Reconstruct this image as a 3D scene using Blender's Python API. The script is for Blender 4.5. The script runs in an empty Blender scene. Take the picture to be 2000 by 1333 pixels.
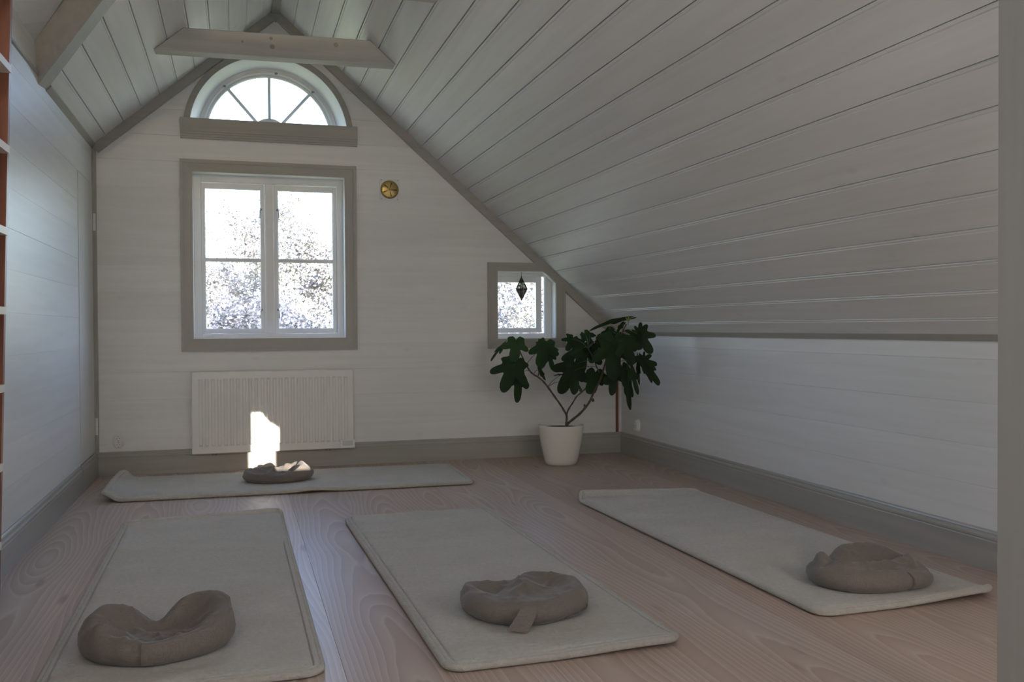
import bpy, bmesh, math, random
from mathutils import Vector, Matrix, noise

C = bpy.context.scene.collection
SC = bpy.context.scene
PI = math.pi

# ------------------------------------------------------------------ camera
cam_d = bpy.data.cameras.new('camera')
cam_d.sensor_width = 36.0
cam_d.lens = 32.4
cam_d.clip_start = 0.02
cam_d.clip_end = 200
cam = bpy.data.objects.new('camera', cam_d)
C.objects.link(cam)
YAW, PITCH, ROLL = 0.2901, -0.01433, -0.00503
fw = Vector((math.sin(YAW)*math.cos(PITCH), math.cos(YAW)*math.cos(PITCH), math.sin(PITCH)))
r0 = Vector((math.cos(YAW), -math.sin(YAW), 0))
u0 = r0.cross(fw)
rt = r0*math.cos(ROLL) + u0*math.sin(ROLL)
up = -r0*math.sin(ROLL) + u0*math.cos(ROLL)
m = Matrix((rt, up, -fw)).transposed().to_4x4()
m.translation = Vector((0.9318, -6.8216, 1.0))
cam.matrix_world = m
SC.camera = cam

# ------------------------------------------------------------------ exposure, sky, sun, fill lamps
SC.view_settings.view_transform = 'Standard'
SC.view_settings.look = 'None'
SC.view_settings.gamma = 1.0
SC.view_settings.use_curve_mapping = False
SC.view_settings.exposure = 0.0
SC.cycles.use_denoising = True
SC.cycles.max_bounces = 10
SC.cycles.diffuse_bounces = 6
SC.cycles.transparent_max_bounces = 24
SC.cycles.sample_clamp_indirect = 6.0

world = bpy.data.worlds.new('sky')
SC.world = world
world.use_nodes = True
wn = world.node_tree.nodes
wn.clear()
w_out = wn.new('ShaderNodeOutputWorld')
w_bg = wn.new('ShaderNodeBackground')
w_sky = wn.new('ShaderNodeTexSky')
w_sky.sky_type = 'NISHITA'
w_sky.sun_disc = False
w_sky.sun_elevation = math.radians(24)
w_sky.sun_rotation = math.radians(180)
w_sky.air_density = 1.0
w_sky.dust_density = 2.0
w_bg.inputs['Strength'].default_value = 2.2
w_mul = wn.new('ShaderNodeVectorMath')
w_mul.operation = 'MULTIPLY'
w_mul.inputs[1].default_value = (0.97, 0.97, 1.08)     # a cool, slightly hazy spring sky
world.node_tree.links.new(w_sky.outputs[0], w_mul.inputs[0])
world.node_tree.links.new(w_mul.outputs[0], w_bg.inputs['Color'])
world.node_tree.links.new(w_bg.outputs[0], w_out.inputs['Surface'])

SUN_DIR = Vector((-0.26, 1.0, -0.145))
sun_d = bpy.data.lights.new('sun', 'SUN')
sun_d.energy = 16.0
sun_d.angle = math.radians(0.2)
sun_d.color = (1.0, 0.93, 0.82)
sun = bpy.data.objects.new('sun', sun_d)
C.objects.link(sun)
sun.rotation_euler = SUN_DIR.to_track_quat('-Z', 'Y').to_euler()

def area(name, loc, direction, sx, sy, power, color=(1, 1, 1), portal=False):
    d = bpy.data.lights.new(name, 'AREA')
    d.shape = 'RECTANGLE'
    d.size, d.size_y = sx, sy
    d.energy = power
    d.color = color
    if portal:
        d.cycles.is_portal = True
    o = bpy.data.objects.new(name, d)
    C.objects.link(o)
    o.location = loc
    o.rotation_euler = Vector(direction).to_track_quat('-Z', 'Y').to_euler()
    return o

# added fill lamps standing in for daylight from unseen windows, no openings for them
area('fill_lamp_rear', (1.25, -7.72, 1.5), (0, 1, 0.05), 1.05, 1.2, 10, (0.97, 0.97, 1.0))
area('fill_lamp_right', (3.30, -6.1, 1.12), (-1, 0.75, 0.35), 0.9, 0.8, 17, (0.95, 0.97, 1.0))
area('fill_lamp_left', (0.03, -5.7, 1.25), (1, 0.80, 0.15), 0.9, 1.0, 8.5, (0.82, 0.91, 1.0))
# portals in the front windows (they only guide the sampling of the sky)
area('portal_main_window', (1.17, 0.13, 1.51), (0, -1, 0), 0.98, 1.1, 1, portal=True)
area('portal_fanlight', (1.173, 0.13, 2.62), (0, -1, 0), 0.9, 0.45, 1, portal=True)
area('portal_small_window', (3.06, 0.13, 1.17), (0, -1, 0), 0.4, 0.42, 1, portal=True)

# ------------------------------------------------------------------ helpers
def setp(o, label=None, cat=None, group=None, kind=None):
    if label: o['label'] = label
    if cat: o['category'] = cat
    if group: o['group'] = group
    if kind: o['kind'] = kind
    return o

def empty(name, loc=(0, 0, 0)):
    o = bpy.data.objects.new(name, None)
    C.objects.link(o)
    o.location = loc
    o.empty_display_size = 0.1
    return o

def world_of(o):
    if o.parent is None: return o.matrix_basis.copy()
    return world_of(o.parent) @ o.matrix_parent_inverse @ o.matrix_basis

def link_mesh(name, me, parent=None):
    """mesh data stay in world coordinates; a parent keeps them where they are"""
    o = bpy.data.objects.new(name, me)
    C.objects.link(o)
    if parent is not None:
        o.parent = parent
        o.matrix_parent_inverse = world_of(parent).inverted()
    return o

class MB:
    def __init__(self):
        self.v, self.f = [], []
    def add(self, vs, fs):
        b = len(self.v)
        self.v += [tuple(x) for x in vs]
        self.f += [tuple(b+i for i in f) for f in fs]
        return self
    def box(self, x0, x1, y0, y1, z0, z1):
        vs = [(x, y, z) for x in (x0, x1) for y in (y0, y1) for z in (z0, z1)]
        return self.add(vs, [(0, 1, 3, 2), (4, 6, 7, 5), (0, 4, 5, 1), (2, 3, 7, 6), (0, 2, 6, 4), (1, 5, 7, 3)])
    def prism(self, poly, fa, fb):
        """poly: list of items; fa/fb map an item to the two end points"""
        n = len(poly)
        vs = [fa(p) for p in poly] + [fb(p) for p in poly]
        fs = [tuple(range(n-1, -1, -1)), tuple(range(n, 2*n))]
        fs += [(i, (i+1) % n, n+(i+1) % n, n+i) for i in range(n)]
        return self.add(vs, fs)
    def tube(self, pts, rad, seg=8, caps=True):
        pts = [Vector(p) for p in pts]
        n = len(pts)
        rad = rad if isinstance(rad, (list, tuple)) else [rad]*n
        t0 = (pts[1]-pts[0]).normalized()
        a = t0.orthogonal().normalized()
        vs = []
        for i, p in enumerate(pts):
            t = (pts[min(i+1, n-1)]-pts[max(i-1, 0)]).normalized()
            a = (a - t*a.dot(t)).normalized()
            b = t.cross(a)
            for k in range(seg):
                w = 2*PI*k/seg
                vs.append(p + (a*math.cos(w)+b*math.sin(w))*rad[i])
        fs = [(i*seg+k, i*seg+(k+1) % seg, (i+1)*seg+(k+1) % seg, (i+1)*seg+k) for i in range(n-1) for k in range(seg)]
        if caps:
            fs += [tuple(range(seg-1, -1, -1)), tuple((n-1)*seg+k for k in range(seg))]
        return self.add(vs, fs)
    def loop_tube(self, pts, rad, seg=8):
        pts = [Vector(p) for p in pts]
        n = len(pts)
        vs = []
        for i, p in enumerate(pts):
            t = (pts[(i+1) % n]-pts[i-1]).normalized()
            b = Vector((0, 0, 1))
            b = (b - t*b.dot(t)).normalized()
            a = t.cross(b)
            for k in range(seg):
                w = 2*PI*k/seg
                vs.append(p + (a*math.cos(w)+b*math.sin(w))*rad)
        fs = [(i*seg+k, i*seg+(k+1) % seg, ((i+1) % n)*seg+(k+1) % seg, ((i+1) % n)*seg+k) for i in range(n) for k in range(seg)]
        return self.add(vs, fs)
    def lathe(self, prof, c, seg=32, axis='z'):
        vs = []
        for r, h in prof:
            for k in range(seg):
                w = 2*PI*k/seg
                a, b = r*math.cos(w), r*math.sin(w)
                vs.append({'z': (c[0]+a, c[1]+b, c[2]+h), 'y': (c[0]+a, c[1]+h, c[2]+b), 'x': (c[0]+h, c[1]+a, c[2]+b)}[axis])
        n = len(prof)
        fs = [(i*seg+k, i*seg+(k+1) % seg, (i+1)*seg+(k+1) % seg, (i+1)*seg+k) for i in range(n-1) for k in range(seg)]
        return self.add(vs, fs)
    def build(self, name, mat, parent=None, smooth=False, angle=None, bevel=0):
        me = bpy.data.meshes.new(name)
        me.from_pydata(self.v, [], self.f)
        bm = bmesh.new()
        bm.from_mesh(me)
        bmesh.ops.recalc_face_normals(bm, faces=bm.faces)
        if bevel:
            ed = [e for e in bm.edges if len(e.link_faces) == 2 and e.calc_face_angle(0) > 0.5]
            bmesh.ops.bevel(bm, geom=ed, offset=bevel, segments=1, affect='EDGES', clamp_overlap=True)
        bm.to_mesh(me)
        bm.free()
        if mat is not None:
            me.materials.append(mat)
        if smooth:
            for p in me.polygons: p.use_smooth = True
            if angle:
                try: me.set_sharp_from_angle(angle=math.radians(angle))
                except Exception: pass
        return link_mesh(name, me, parent)

def clip(poly, nx, nz, d):
    """keep nx*x + nz*z <= d of a 2-D polygon"""
    out = []
    n = len(poly)
    for i in range(n):
        a, b = poly[i], poly[(i+1) % n]
        da, db = nx*a[0]+nz*a[1]-d, nx*b[0]+nz*b[1]-d
        if da <= 0: out.append(a)
        if (da < 0 < db) or (db < 0 < da):
            t = da/(da-db)
            out.append((a[0]+(b[0]-a[0])*t, a[1]+(b[1]-a[1])*t))
    return out

# ------------------------------------------------------------------ materials
def new_mat(name):
    mt = bpy.data.materials.new(name)
    mt.use_nodes = True
    nt = mt.node_tree
    b = nt.nodes['Principled BSDF']
    return mt, nt, b

def plain(name, col, rough=0.5, metal=0.0, spec=0.5, bump=0.0, bscale=200, var=0.0):
    mt, nt, b = new_mat(name)
    b.inputs['Base Color'].default_value = (*col, 1)
    b.inputs['Roughness'].default_value = rough
    b.inputs['Metallic'].default_value = metal
    b.inputs['Specular IOR Level'].default_value = spec
    tc = nt.nodes.new('ShaderNodeTexCoord')
    if var:
        nz = nt.nodes.new('ShaderNodeTexNoise'); nz.inputs['Scale'].default_value = 6; nz.inputs['Detail'].default_value = 4
        nt.links.new(tc.outputs['Object'], nz.inputs['Vector'])
        mx = nt.nodes.new('ShaderNodeMix'); mx.data_type = 'RGBA'
        mx.inputs[6].default_value = (*[c*(1-var) for c in col], 1)
        mx.inputs[7].default_value = (*[min(1, c*(1+var)) for c in col], 1)
        nt.links.new(nz.outputs['Fac'], mx.inputs[0]); nt.links.new(mx.outputs[2], b.inputs['Base Color'])
    if bump:
        nz = nt.nodes.new('ShaderNodeTexNoise'); nz.inputs['Scale'].default_value = bscale; nz.inputs['Detail'].default_value = 3
        nt.links.new(tc.outputs['Object'], nz.inputs['Vector'])
        bp = nt.nodes.new('ShaderNodeBump'); bp.inputs['Strength'].default_value = bump; bp.inputs['Distance'].default_value = 0.004
        nt.links.new(nz.outputs['Fac'], bp.inputs['Height']); nt.links.new(bp.outputs[0], b.inputs['Normal'])
    return mt

def painted_wood(name, c1, c2, along, rough=0.42, knot=0.35, kcol=(0.42, 0.36, 0.27), spec=0.4, grain=0.08):
    """thin lime paint over pine: grain streaks along an axis, faint knots, a shift per board"""
    mt, nt, b = new_mat(name)
    N, L = nt.nodes.new, nt.links.new
    tc = N('ShaderNodeTexCoord'); oi = N('ShaderNodeObjectInfo')
    add = N('ShaderNodeVectorMath'); add.operation = 'MULTIPLY_ADD'
    add.inputs[1].default_value = (1, 1, 1)
    rr = N('ShaderNodeMath'); rr.operation = 'MULTIPLY'; rr.inputs[1].default_value = 53.0
    L(oi.outputs['Random'], rr.inputs[0]); L(tc.outputs['Object'], add.inputs[0]); L(rr.outputs[0], add.inputs[2])
    mp = N('ShaderNodeMapping'); sc = [22, 22, 22]; sc['xyz'.index(along)] = 1.1
    mp.inputs['Scale'].default_value = sc
    L(add.outputs[0], mp.inputs['Vector'])
    nz = N('ShaderNodeTexNoise'); nz.inputs['Scale'].default_value = 1.0; nz.inputs['Detail'].default_value = 5; nz.inputs['Distortion'].default_value = 0.6
    L(mp.outputs[0], nz.inputs['Vector'])
    mx = N('ShaderNodeMix'); mx.data_type = 'RGBA'
    mx.inputs[6].default_value = (*c1, 1); mx.inputs[7].default_value = (*c2, 1)
    rp = N('ShaderNodeMapRange'); rp.inputs[1].default_value = 0.35; rp.inputs[2].default_value = 0.7
    L(nz.outputs['Fac'], rp.inputs[0]); L(rp.outputs[0], mx.inputs[0])
    # knots
    mp2 = N('ShaderNodeMapping'); s2 = [5.5, 5.5, 5.5]; s2['xyz'.index(along)] = 2.6
    mp2.inputs['Scale'].default_value = s2; L(add.outputs[0], mp2.inputs['Vector'])
    vo = N('ShaderNodeTexVoronoi'); vo.inputs['Scale'].default_value = 1.0; L(mp2.outputs[0], vo.inputs['Vector'])
    kr = N('ShaderNodeMapRange'); kr.inputs[1].default_value = 0.05; kr.inputs[2].default_value = 0.10
    kr.inputs[3].default_value = knot; kr.inputs[4].default_value = 0.0
    L(vo.outputs['Distance'], kr.inputs[0])
    mx2 = N('ShaderNodeMix'); mx2.data_type = 'RGBA'; mx2.inputs[7].default_value = (*kcol, 1)
    L(kr.outputs[0], mx2.inputs[0]); L(mx.outputs[2], mx2.inputs[6])
    # shift per board
    hs = N('ShaderNodeMapRange'); hs.inputs[3].default_value = 0.955; hs.inputs[4].default_value = 1.03
    L(oi.outputs['Random'], hs.inputs[0])
    mu = N('ShaderNodeVectorMath'); mu.operation = 'SCALE'
    L(mx2.outputs[2], mu.inputs[0]); L(hs.outputs[0], mu.inputs['Scale'])
    L(mu.outputs[0], b.inputs['Base Color'])
    b.inputs['Roughness'].default_value = rough
    b.inputs['Specular IOR Level'].default_value = spec
    bp = N('ShaderNodeBump'); bp.inputs['Strength'].default_value = grain; bp.inputs['Distance'].default_value = 0.003
    L(nz.outputs['Fac'], bp.inputs['Height']); L(bp.outputs[0], b.inputs['Normal'])
    return mt

WHITE1, WHITE2 = (0.80, 0.79, 0.765), (0.75, 0.735, 0.705)
M = {}
M['roof'] = painted_wood('white_limed_pine_roof', WHITE1, WHITE2, 'y', rough=0.38, knot=0.12)
M['wall_x'] = painted_wood('white_limed_pine_back', WHITE1, WHITE2, 'x', rough=0.45, knot=0.10)
M['wall_y'] = painted_wood('white_limed_pine_side', WHITE1, WHITE2, 'y', rough=0.42, knot=0.10)
M['wall_z'] = painted_wood('white_limed_pine_upright', WHITE1, WHITE2, 'z', rough=0.42)
GR1, GR2 = (0.405, 0.39, 0.35), (0.36, 0.345, 0.305)
M['trim_x'] = painted_wood('greige_trim_paint_x', GR1, GR2, 'x', rough=0.4, knot=0.1, grain=0.03)
M['trim_y'] = painted_wood('greige_trim_paint_y', GR1, GR2, 'y', rough=0.3, knot=0.1, grain=0.03)
M['trim_z'] = painted_wood('greige_trim_paint_z', GR1, GR2, 'z', rough=0.4, knot=0.1, grain=0.03)
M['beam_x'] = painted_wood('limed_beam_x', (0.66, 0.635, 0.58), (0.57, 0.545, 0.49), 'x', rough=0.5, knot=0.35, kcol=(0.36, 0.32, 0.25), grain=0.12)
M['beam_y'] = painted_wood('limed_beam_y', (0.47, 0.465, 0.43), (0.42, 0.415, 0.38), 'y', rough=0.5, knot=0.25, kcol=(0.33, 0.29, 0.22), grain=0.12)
M['beam_white'] = painted_wood('limed_beam_white', (0.70, 0.68, 0.63), (0.64, 0.62, 0.57), 'z', rough=0.5, knot=0.2, grain=0.1)
M['window_white'] = plain('white_window_paint', (0.78, 0.78, 0.76), 0.35)
M['metal_white'] = plain('white_radiator_enamel', (0.80, 0.78, 0.73), 0.3)
M['plastic_white'] = plain('white_plastic', (0.82, 0.80, 0.76), 0.3)
M['dark'] = plain('dark_hole', (0.02, 0.018, 0.015), 0.7)
M['brass'] = plain('aged_brass', (0.40, 0.285, 0.11), 0.36, metal=1.0, var=0.1)
M['steel'] = plain('hook_steel', (0.30, 0.30, 0.32), 0.35, metal=1.0)
M['screw'] = plain('screw_head', (0.25, 0.23, 0.2), 0.4, metal=0.8)
M['brownwood'] = painted_wood('red_brown_wood', (0.25, 0.10, 0.055), (0.17, 0.062, 0.035), 'z', rough=0.4, knot=0.3, kcol=(0.1, 0.04, 0.02))
M['shelfwhite'] = plain('shelf_white_paint', (0.78, 0.74, 0.66), 0.45)
M['soil'] = plain('dark_soil', (0.028, 0.02, 0.014), 0.95, bump=0.8, bscale=120)
M['pot'] = plain('glossy_ivory_pot', (0.80, 0.76, 0.68), 0.12, spec=0.6)
M['stem'] = plain('fig_bark', (0.10, 0.075, 0.05), 0.7, bump=0.4, bscale=90, var=0.25)
M['fig'] = plain('green_fig_fruit', (0.06, 0.09, 0.03), 0.5)
M['bud'] = plain('young_fig_leaf', (0.24, 0.32, 0.07), 0.45)
M['lead'] = plain('dark_lead_came', (0.05, 0.045, 0.04), 0.45, metal=0.6)
M['bark'] = plain('tree_bark', (0.10, 0.075, 0.06), 0.9, var=0.3)
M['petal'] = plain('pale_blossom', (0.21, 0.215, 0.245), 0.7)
M['younggreen'] = plain('young_leaf_bronze', (0.060, 0.070, 0.045), 0.6)
M['grass'] = plain('lawn_green', (0.33, 0.34, 0.16), 0.9, var=0.3)
M['slab'] = plain('wall_core', (0.45, 0.42, 0.38), 0.9)

# leaf material: dark green with paler veins side
def leaf_mat():
    mt, nt, b = new_mat('fig_leaf_green')
    N, L = nt.nodes.new, nt.links.new
    oi = N('ShaderNodeObjectInfo')
    cr = N('ShaderNodeValToRGB')
    cr.color_ramp.elements[0].color = (0.011, 0.021, 0.009, 1)
    cr.color_ramp.elements[1].color = (0.022, 0.042, 0.015, 1)
    L(oi.outputs['Random'], cr.inputs[0]); L(cr.outputs[0], b.inputs['Base Color'])
    b.inputs['Roughness'].default_value = 0.6
    b.inputs['Specular IOR Level'].default_value = 0.22
    tr = N('ShaderNodeBsdfTranslucent'); tr.inputs['Color'].default_value = (0.06, 0.12, 0.02, 1)
    mx = N('ShaderNodeMixShader'); mx.inputs[0].default_value = 0.22
    L(b.outputs[0], mx.inputs[1]); L(tr.outputs[0], mx.inputs[2])
    L(mx.outputs[0], nt.nodes['Material Output'].inputs['Surface'])
    return mt
M['leaf'] = leaf_mat()
M['knot'] = plain('beam_knot', (0.40, 0.36, 0.285), 0.55, var=0.2)
M['panel_grey'] = plain('control_panel_grey', (0.60, 0.61, 0.61), 0.4)
M['post'] = painted_wood('pale_post_paint', (0.42, 0.41, 0.375), (0.38, 0.37, 0.335), 'z', rough=0.5, knot=0.1, grain=0.05)

def glass_mat(name, tint=(1, 1, 1), refl=0.08, ior=1.45):
    mt = bpy.data.materials.new(name); mt.use_nodes = True
    nt = mt.node_tree; nt.nodes.clear()
    N, L = nt.nodes.new, nt.links.new
    o = N('ShaderNodeOutputMaterial'); t = N('ShaderNodeBsdfTransparent'); g = N('ShaderNodeBsdfGlossy')
    t.inputs['Color'].default_value = (*tint, 1); g.inputs['Roughness'].default_value = 0.02
    fr = N('ShaderNodeFresnel'); fr.inputs['IOR'].default_value = ior
    mx = N('ShaderNodeMixShader')
    # reflect only where light enters the pane (unrefracted rays must not meet total reflection on leaving it)
    ge = N('ShaderNodeNewGeometry'); inv = N('ShaderNodeMath'); inv.operation = 'SUBTRACT'; inv.inputs[0].default_value = 1.0
    ml = N('ShaderNodeMath'); ml.operation = 'MULTIPLY'
    L(ge.outputs['Backfacing'], inv.inputs[1]); L(inv.outputs[0], ml.inputs[0]); L(fr.outputs[0], ml.inputs[1])
    L(ml.outputs[0], mx.inputs[0]); L(t.outputs[0], mx.inputs[1]); L(g.outputs[0], mx.inputs[2]); L(mx.outputs[0], o.inputs['Surface'])
    return mt
M['glass'] = glass_mat('window_glass', (0.97, 0.985, 0.98))
M['facet'] = glass_mat('ornament_glass', (0.30, 0.32, 0.27), ior=1.8)
M['facet_dark'] = glass_mat('ornament_glass_dark', (0.09, 0.075, 0.09), ior=1.8)

def floor_mat():
    """limed Douglas fir: growth rings of a tilted log cut flat, pale lye between them"""
    mt, nt, b = new_mat('limed_douglas_fir')
    N, L = nt.nodes.new, nt.links.new
    def math_(op, a, bb=None, c=None):
        n = N('ShaderNodeMath'); n.operation = op
        for i, v in enumerate((a, bb, c)):
            if v is None: continue
            if isinstance(v, (int, float)): n.inputs[i].default_value = v
            else: L(v, n.inputs[i])
        return n.outputs[0]
    tc = N('ShaderNodeTexCoord'); oi = N('ShaderNodeObjectInfo')
    sp = N('ShaderNodeSeparateXYZ'); L(tc.outputs['Object'], sp.inputs[0])
    rnd = oi.outputs['Random']
    off = math_('MULTIPLY', rnd, 91.0)
    cx = N('ShaderNodeCombineXYZ')
    L(math_('MULTIPLY', sp.outputs[0], 1.3), cx.inputs[0]); L(math_('MULTIPLY_ADD', sp.outputs[1], 0.42, off), cx.inputs[1])
    n1 = N('ShaderNodeTexNoise'); n1.inputs['Scale'].default_value = 1.0; n1.inputs['Detail'].default_value = 2
    L(cx.outputs[0], n1.inputs['Vector'])
    cx2 = N('ShaderNodeCombineXYZ')
    L(math_('MULTIPLY', sp.outputs[0], 24.0), cx2.inputs[0]); L(math_('MULTIPLY_ADD', sp.outputs[1], 3.5, off), cx2.inputs[1])
    n2 = N('ShaderNodeTexNoise'); n2.inputs['Scale'].default_value = 1.0; n2.inputs['Detail'].default_value = 3
    L(cx2.outputs[0], n2.inputs['Vector'])
    X = math_('ADD', sp.outputs[0], math_('MULTIPLY', math_('SUBTRACT', rnd, 0.5), 0.12))
    D = math_('ADD', math_('MULTIPLY', math_('SUBTRACT', n1.outputs['Fac'], 0.5), 0.34), math_('MULTIPLY_ADD', sp.outputs[1], 0.018, 0.11))
    R = math_('SQRT', math_('ADD', math_('MULTIPLY', X, X), math_('MULTIPLY', D, D)))
    R = math_('ADD', R, math_('MULTIPLY', n2.outputs['Fac'], 0.008))
    ring = math_('FRACT', math_('MULTIPLY', R, 66.0))
    cr = N('ShaderNodeValToRGB')
    el = cr.color_ramp.elements
    el[0].position = 0.0; el[0].color = (0.58, 0.465, 0.38, 1)
    el[1].position = 1.0; el[1].color = (0.58, 0.465, 0.38, 1)
    for p, c in ((0.30, (0.52, 0.40, 0.325)), (0.62, (0.46, 0.335, 0.265)), (0.78, (0.43, 0.31, 0.245)), (0.90, (0.66, 0.56, 0.475))):
        e = el.new(p); e.color = (*c, 1)
    L(ring, cr.inputs[0])
    base = N('ShaderNodeMix'); base.data_type = 'RGBA'
    base.inputs[0].default_value = 0.58
    base.inputs[6].default_value = (0.515, 0.405, 0.33, 1); L(cr.outputs[0], base.inputs[7])
    # tint per plank
    hs = N('ShaderNodeHueSaturation')
    L(math_('MULTIPLY_ADD', rnd, 0.20, 0.88), hs.inputs['Value']); L(math_('MULTIPLY_ADD', rnd, -0.25, 1.08), hs.inputs['Saturation'])
    L(base.outputs[2], hs.inputs['Color'])
    # sparse knots
    cx3 = N('ShaderNodeCombineXYZ')
    L(math_('MULTIPLY', sp.outputs[0], 6.0), cx3.inputs[0]); L(math_('MULTIPLY_ADD', sp.outputs[1], 1.3, off), cx3.inputs[1])
    vo = N('ShaderNodeTexVoronoi'); vo.inputs['Scale'].default_value = 1.0; L(cx3.outputs[0], vo.inputs['Vector'])
    kr = N('ShaderNodeMapRange'); kr.inputs[1].default_value = 0.05; kr.inputs[2].default_value = 0.11; kr.inputs[3].default_value = 0.55; kr.inputs[4].default_value = 0.0
    L(vo.outputs['Distance'], kr.inputs[0])
    mx = N('ShaderNodeMix'); mx.data_type = 'RGBA'; mx.inputs[7].default_value = (0.25, 0.17, 0.13, 1)
    L(kr.outputs[0], mx.inputs[0]); L(hs.outputs[0], mx.inputs[6])
    L(mx.outputs[2], b.inputs['Base Color'])
    b.inputs['Roughness'].default_value = 0.42
    b.inputs['Specular IOR Level'].default_value = 0.3
    bp = N('ShaderNodeBump'); bp.inputs['Strength'].default_value = 0.12; bp.inputs['Distance'].default_value = 0.002
    L(ring, bp.inputs['Height']); L(bp.outputs[0], b.inputs['Normal'])
    return mt
M['floor'] = floor_mat()

def wool_mat(name, c1, c2):
    mt, nt, b = new_mat(name)
    N, L = nt.nodes.new, nt.links.new
    tc = N('ShaderNodeTexCoord')
    a = N('ShaderNodeTexNoise'); a.inputs['Scale'].default_value = 5; a.inputs['Detail'].default_value = 5
    f = N('ShaderNodeTexNoise'); f.inputs['Scale'].default_value = 62; f.inputs['Detail'].default_value = 8; f.inputs['Roughness'].default_value = 0.72; f.inputs['Distortion'].default_value = 0.3
    L(tc.outputs['Object'], a.inputs['Vector']); L(tc.outputs['Object'], f.inputs['Vector'])
    mx = N('ShaderNodeMix'); mx.data_type = 'RGBA'; mx.inputs[6].default_value = (*c1, 1); mx.inputs[7].default_value = (*c2, 1)
    mr = N('ShaderNodeMapRange'); mr.inputs[1].default_value = 0.3; mr.inputs[2].default_value = 0.7
    L(a.outputs['Fac'], mr.inputs[0]); L(mr.outputs[0], mx.inputs[0])
    mul = N('ShaderNodeVectorMath'); mul.operation = 'SCALE'
    m2 = N('ShaderNodeMapRange'); m2.inputs[1].default_value = 0.3; m2.inputs[2].default_value = 0.7; m2.inputs[3].default_value = 0.86; m2.inputs[4].default_value = 1.06
    L(f.outputs['Fac'], m2.inputs[0]); L(mx.outputs[2], mul.inputs[0]); L(m2.outputs[0], mul.inputs['Scale'])
    L(mul.outputs[0], b.inputs['Base Color'])
    b.inputs['Roughness'].default_value = 0.95; b.inputs['Specular IOR Level'].default_value = 0.1
    b.inputs['Sheen Weight'].default_value = 0.25
    bp = N('ShaderNodeBump'); bp.inputs['Strength'].default_value = 1.0; bp.inputs['Distance'].default_value = 0.014
    L(f.outputs['Fac'], bp.inputs['Height']); L(bp.outputs[0], b.inputs['Normal'])
    return mt
M['wool'] = wool_mat('cream_wool', (0.76, 0.725, 0.655), (0.69, 0.645, 0.56))
M['binding'] = wool_mat('cream_binding', (0.72, 0.68, 0.60), (0.66, 0.61, 0.52))

def linen_mat(name, c1, c2):
    mt, nt, b = new_mat(name)
    N, L = nt.nodes.new, nt.links.new
    tc = N('ShaderNodeTexCoord')
    vals = []
    for sc in ((420, 420, 30), (30, 420, 420)):
        mp = N('ShaderNodeMapping'); mp.inputs['Scale'].default_value = sc
        L(tc.outputs['Object'], mp.inputs['Vector'])
        n = N('ShaderNodeTexNoise'); n.inputs['Scale'].default_value = 1.0; n.inputs['Detail'].default_value = 2
        L(mp.outputs[0], n.inputs['Vector']); vals.append(n.outputs['Fac'])
    mxv = N('ShaderNodeMath'); mxv.operation = 'ADD'; L(vals[0], mxv.inputs[0]); L(vals[1], mxv.inputs[1])
    mr = N('ShaderNodeMapRange'); mr.inputs[1].default_value = 0.7; mr.inputs[2].default_value = 1.3
    L(mxv.outputs[0], mr.inputs[0])
    mx = N('ShaderNodeMix'); mx.data_type = 'RGBA'; mx.inputs[6].default_value = (*c1, 1); mx.inputs[7].default_value = (*c2, 1)
    L(mr.outputs[0], mx.inputs[0]); L(mx.outputs[2], b.inputs['Base Color'])
    b.inputs['Roughness'].default_value = 0.9; b.inputs['Specular IOR Level'].default_value = 0.15; b.inputs['Sheen Weight'].default_value = 0.2
    bp = N('ShaderNodeBump'); bp.inputs['Strength'].default_value = 0.3; bp.inputs['Distance'].default_value = 0.002
    L(mxv.outputs[0], bp.inputs['Height']); L(bp.outputs[0], b.inputs['Normal'])
    return mt
M['linen'] = linen_mat('taupe_linen', (0.158, 0.133, 0.112), (0.215, 0.186, 0.162))
# ------------------------------------------------------------------ room measures (metres; front gable wall at y = 0, floor at z = 0)
W = 3.883            # right knee wall
ZE = 0.938           # its height
ZL = 2.250           # left wall height
XR, ZR = 1.216, 3.286  # ridge
YB = -7.8            # rear gable
SLL = (ZR-ZL)/XR
SLR = (ZR-ZE)/(W-XR)
LL = math.hypot(XR, ZR-ZL)
LR = math.hypot(W-XR, ZR-ZE)
uL = Vector((XR, 0, ZR-ZL))/LL            # up the left slope
nL = Vector((uL.z, 0, -uL.x))             # into the room
uR = Vector((XR-W, 0, ZR-ZE))/LR
nR = Vector((-uR.z, 0, uR.x))
P0L, P0R = Vector((0, 0, ZL)), Vector((W, 0, ZE))
rng = random.Random(7)

# ---- floor: wide planks, each a part
floor = MB().box(-0.3, W+0.3, YB-0.3, 0.25, -0.12, -0.025).build('floor', M['slab'])
setp(floor, kind='structure', label='wide limed wood plank floor with pinkish growth-ring grain')
px = 0.33
edges = [0.0]
k = px
while k < W:
    edges.append(k); k += 0.298
edges.append(W)
for a, b in zip(edges, edges[1:]):
    w = (b-a)/2 - 0.0002
    mb = MB()
    c = 0.0007
    prof = [(-w, -0.025), (w, -0.025), (w, -c), (w-c, 0), (-w+c, 0), (-w, -c)]
    mb.prism(prof, lambda p: (p[0], YB+4, p[1]), lambda p: (p[0], 4.0, p[1]))
    o = mb.build('plank', M['floor'], floor)
    o.location = ((a+b)/2, -4.0, rng.uniform(-0.0004, 0.0002))

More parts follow.
